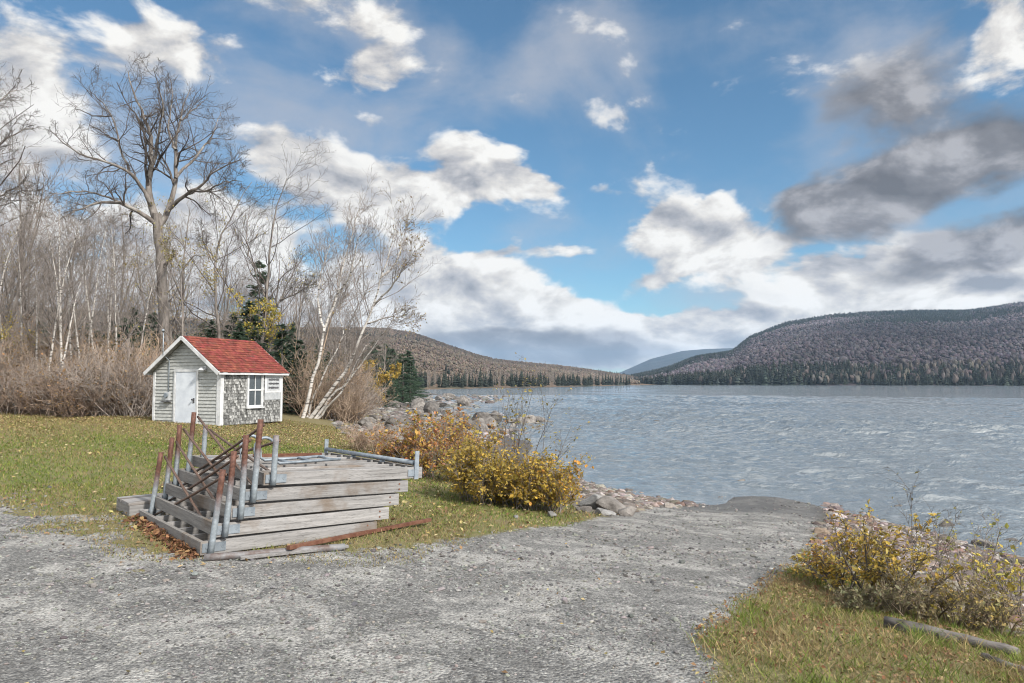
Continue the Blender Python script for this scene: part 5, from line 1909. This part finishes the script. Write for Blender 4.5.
bush(432, 478, 62, 52, 'orange and yellow green bush behind the end of the dock stack', ORANGE + OLIVE[:2], 401, 34, 2600, .055)
bush(405, 470, 46, 30, 'low orange brown bush nearest the dock stack', ORANGE, 402, 30, 1300, .05)
bush(462, 468, 44, 46, 'orange bush with a yellow crown beside the water', ORANGE + GOLD, 403, 26, 1600, .055)
bush(372, 452, 70, 24, 'low pinkish dead weeds by the lawn edge near the rocks', PINKY, 404, 60, 700, .04, cat='weeds', name='dead_weeds', bm='brush')
bush(478, 502, 62, 50, 'dense yellow olive bush left of the middle by the shore', OLIVE, 405, 40, 4200, .045)
bush(518, 507, 58, 44, 'dense yellow green bush in the middle of the row by the shore', OLIVE + GOLD[:1], 406, 40, 3800, .045)
bush(546, 511, 52, 42, 'golden orange bush nearest the boat ramp rocks', GOLD + OLIVE[:2], 407, 40, 3800, .042)
bush(520, 486, 60, 100, 'tall thin nearly bare sapling rising above the yellow bushes', [(.24, .19, .07), (.30, .24, .08)], 408, 7, 130, .05, PSp, 'twigdark', 'sapling', 'bare_sapling', .22, .012)
bush(540, 484, 40, 74, 'thin bare sapling beside the tall one at the water edge', [(.25, .20, .07)], 409, 4, 70, .05, PSp, 'twigdark', 'sapling', 'bare_sapling', .25, .01)
# right bank
bush(876, 606, 80, 72, 'olive yellow bush with dark stems on the right bank', OLIVE + [(.30, .24, .08)], 421, 20, 2900, .036, PSp, 'twigdark', spread=.5, rs=.010)
bush(848, 592, 44, 60, 'yellow orange bush at the right edge of the ramp', GOLD + OLIVE, 422, 14, 1100, .035, PSp, 'twigdark', spread=.4)
bush(822, 580, 30, 30, 'small orange tipped shrub nearest the ramp', GOLD + ORANGE, 423, 14, 420, .035, PSp, 'twig')
bush(925, 590, 40, 100, 'thin bare sapling sticking up over the water on the right bank', [(.24, .20, .08)], 424, 3, 60, .035, PSp, 'twigdark', 'sapling', 'bare_sapling', .15, .007)
bush(905, 618, 56, 40, 'grey green weedy shrub beside the driftwood log', [(.24, .20, .11), (.18, .165, .095)], 425, 20, 800, .03, PSp, 'weed')
bush(950, 626, 66, 46, 'dry brown weeds with yellow leaves behind the log', [(.40, .30, .07), (.22, .19, .10), (.26, .22, .12)], 426, 22, 600, .035, PSp, 'weed', 'weeds', 'dead_weeds')
bush(992, 636, 66, 44, 'tangle of tan weeds at the right end of the bank', [(.36, .28, .10), (.25, .22, .11)], 427, 22, 600, .035, PSp, 'weed', 'weeds', 'dead_weeds')
bush(1016, 622, 40, 60, 'yellow leaved shrub at the right edge of the picture', [(.46, .36, .08), (.36, .32, .09)], 428, 12, 420, .05, PSp, 'twig')
bush(860, 612, 60, 26, 'low grey green weeds under the olive bush', [(.19, .175, .095), (.15, .145, .08)], 429, 24, 900, .03, PSp, 'weed', 'weeds', 'dead_weeds')
bush(968, 600, 46, 70, 'thin upright yellowing shrub on the stony bank', [(.34, .30, .08), (.26, .25, .08)], 430, 9, 300, .035, PSp, 'twig', spread=.22)

lying('driftwood_log', (886, 627), (1018, 657), .058, MT['log'], 'long grey driftwood log lying along the right bank', 'log', wob=.012, taper=.6)
lying('driftwood_log', (938, 640), (982, 648), .035, MT['log'], 'short dark piece of driftwood in front of the long log', 'log', wob=.008, taper=.7)
lying('driftwood_log', (982, 660), (1030, 676), .032, MT['log'], 'pale weathered branch lying in the grass at the lower right corner', 'log', wob=.01, taper=.7)

# far left shore: conifers and bare trees one can still tell apart
g = np.random.default_rng(91)
low = []
for i in range(4):
    mb = MB()
    conifer_batch(mb, np.zeros((1, 3)), np.array([10.]), np.array([1.6 + .25 * i]), np.array([[.030, .036, .030]]) * (.8 + .15 * i), g, 8, 8)
    low.append(mb.mesh('spruce_tree')); low[-1].materials.append(MT['forest'])
bare = []
for i in range(3):
    rnd.seed(500 + i)
    T = []
    grow(T, Vector((0, 0, 0)), Vector((0, 0, 1)), 10, .16, 0, Prm(n=(8, 5, 4), k=(16, 6), ratio=(.28, .45), ang=(35, 40), up=(0, .08, .05), jit=(.03, .1, .1), t0=(.25, .15), mx=2, rmin=.05, rr=.45, tip=.2))
    mb = MB()
    for lev in (0, 1, 2): add_polys(mb, [(p, r) for l, p, r in T if l == lev], 3)
    bare.append(mb.mesh('bare_tree')); bare[-1].materials.append(MT['bark'])
for i in range(210):
    px = 408 + 222 * (i + g.uniform()) / 210
    D0 = np.interp(px, [330, 420, 520, 620, 668], [300, 320, 400, 640, 900])
    Y = D0 * g.uniform(1.03, 1.16)
    p = pixd(px, 388, Y)
    is_con = g.uniform() < .66
    me = low[g.integers(0, 4)] if is_con else bare[g.integers(0, 3)]
    o = bpy.data.objects.new('spruce_tree' if is_con else 'bare_tree', me)
    C.objects.link(o)
    s = np.interp(px, [408, 450, 520, 630], [.95, .85, .95, 1.05]) * g.uniform(.6, 1.15)
    o.location = (p.x, p.y, ZW + .1); o.scale = (s, s, s); o.rotation_euler.z = g.uniform(0, 6.28)
    tag(o, 'dark conifer in the treeline along the far left shore' if is_con else 'bare tree in the treeline along the far left shore', 'tree', 'conifers on the far left shore' if is_con else 'bare trees on the far left shore')

# ------------------------------------------------------------------ haze: thin air that fades the far hills
hm = bpy.data.materials.new('haze')
hm.use_nodes = True
hm.node_tree.nodes.clear()
pv = nd(hm.node_tree, 'ShaderNodeVolumePrincipled', {'Color': (.50, .72, 1.0, 1), 'Density': HAZE, 'Anisotropy': 0.1})
ho = hm.node_tree.nodes.new('ShaderNodeOutputMaterial')
hm.node_tree.links.new(pv.outputs[0], ho.inputs['Volume'])
mb = MB()
mb.box((0, 4200, 197), (14000, 10400, 406))
hz = mb.build('haze', hm)
tag(hz, 'thin blue autumn haze over the lake and hills', 'haze', kind='stuff')
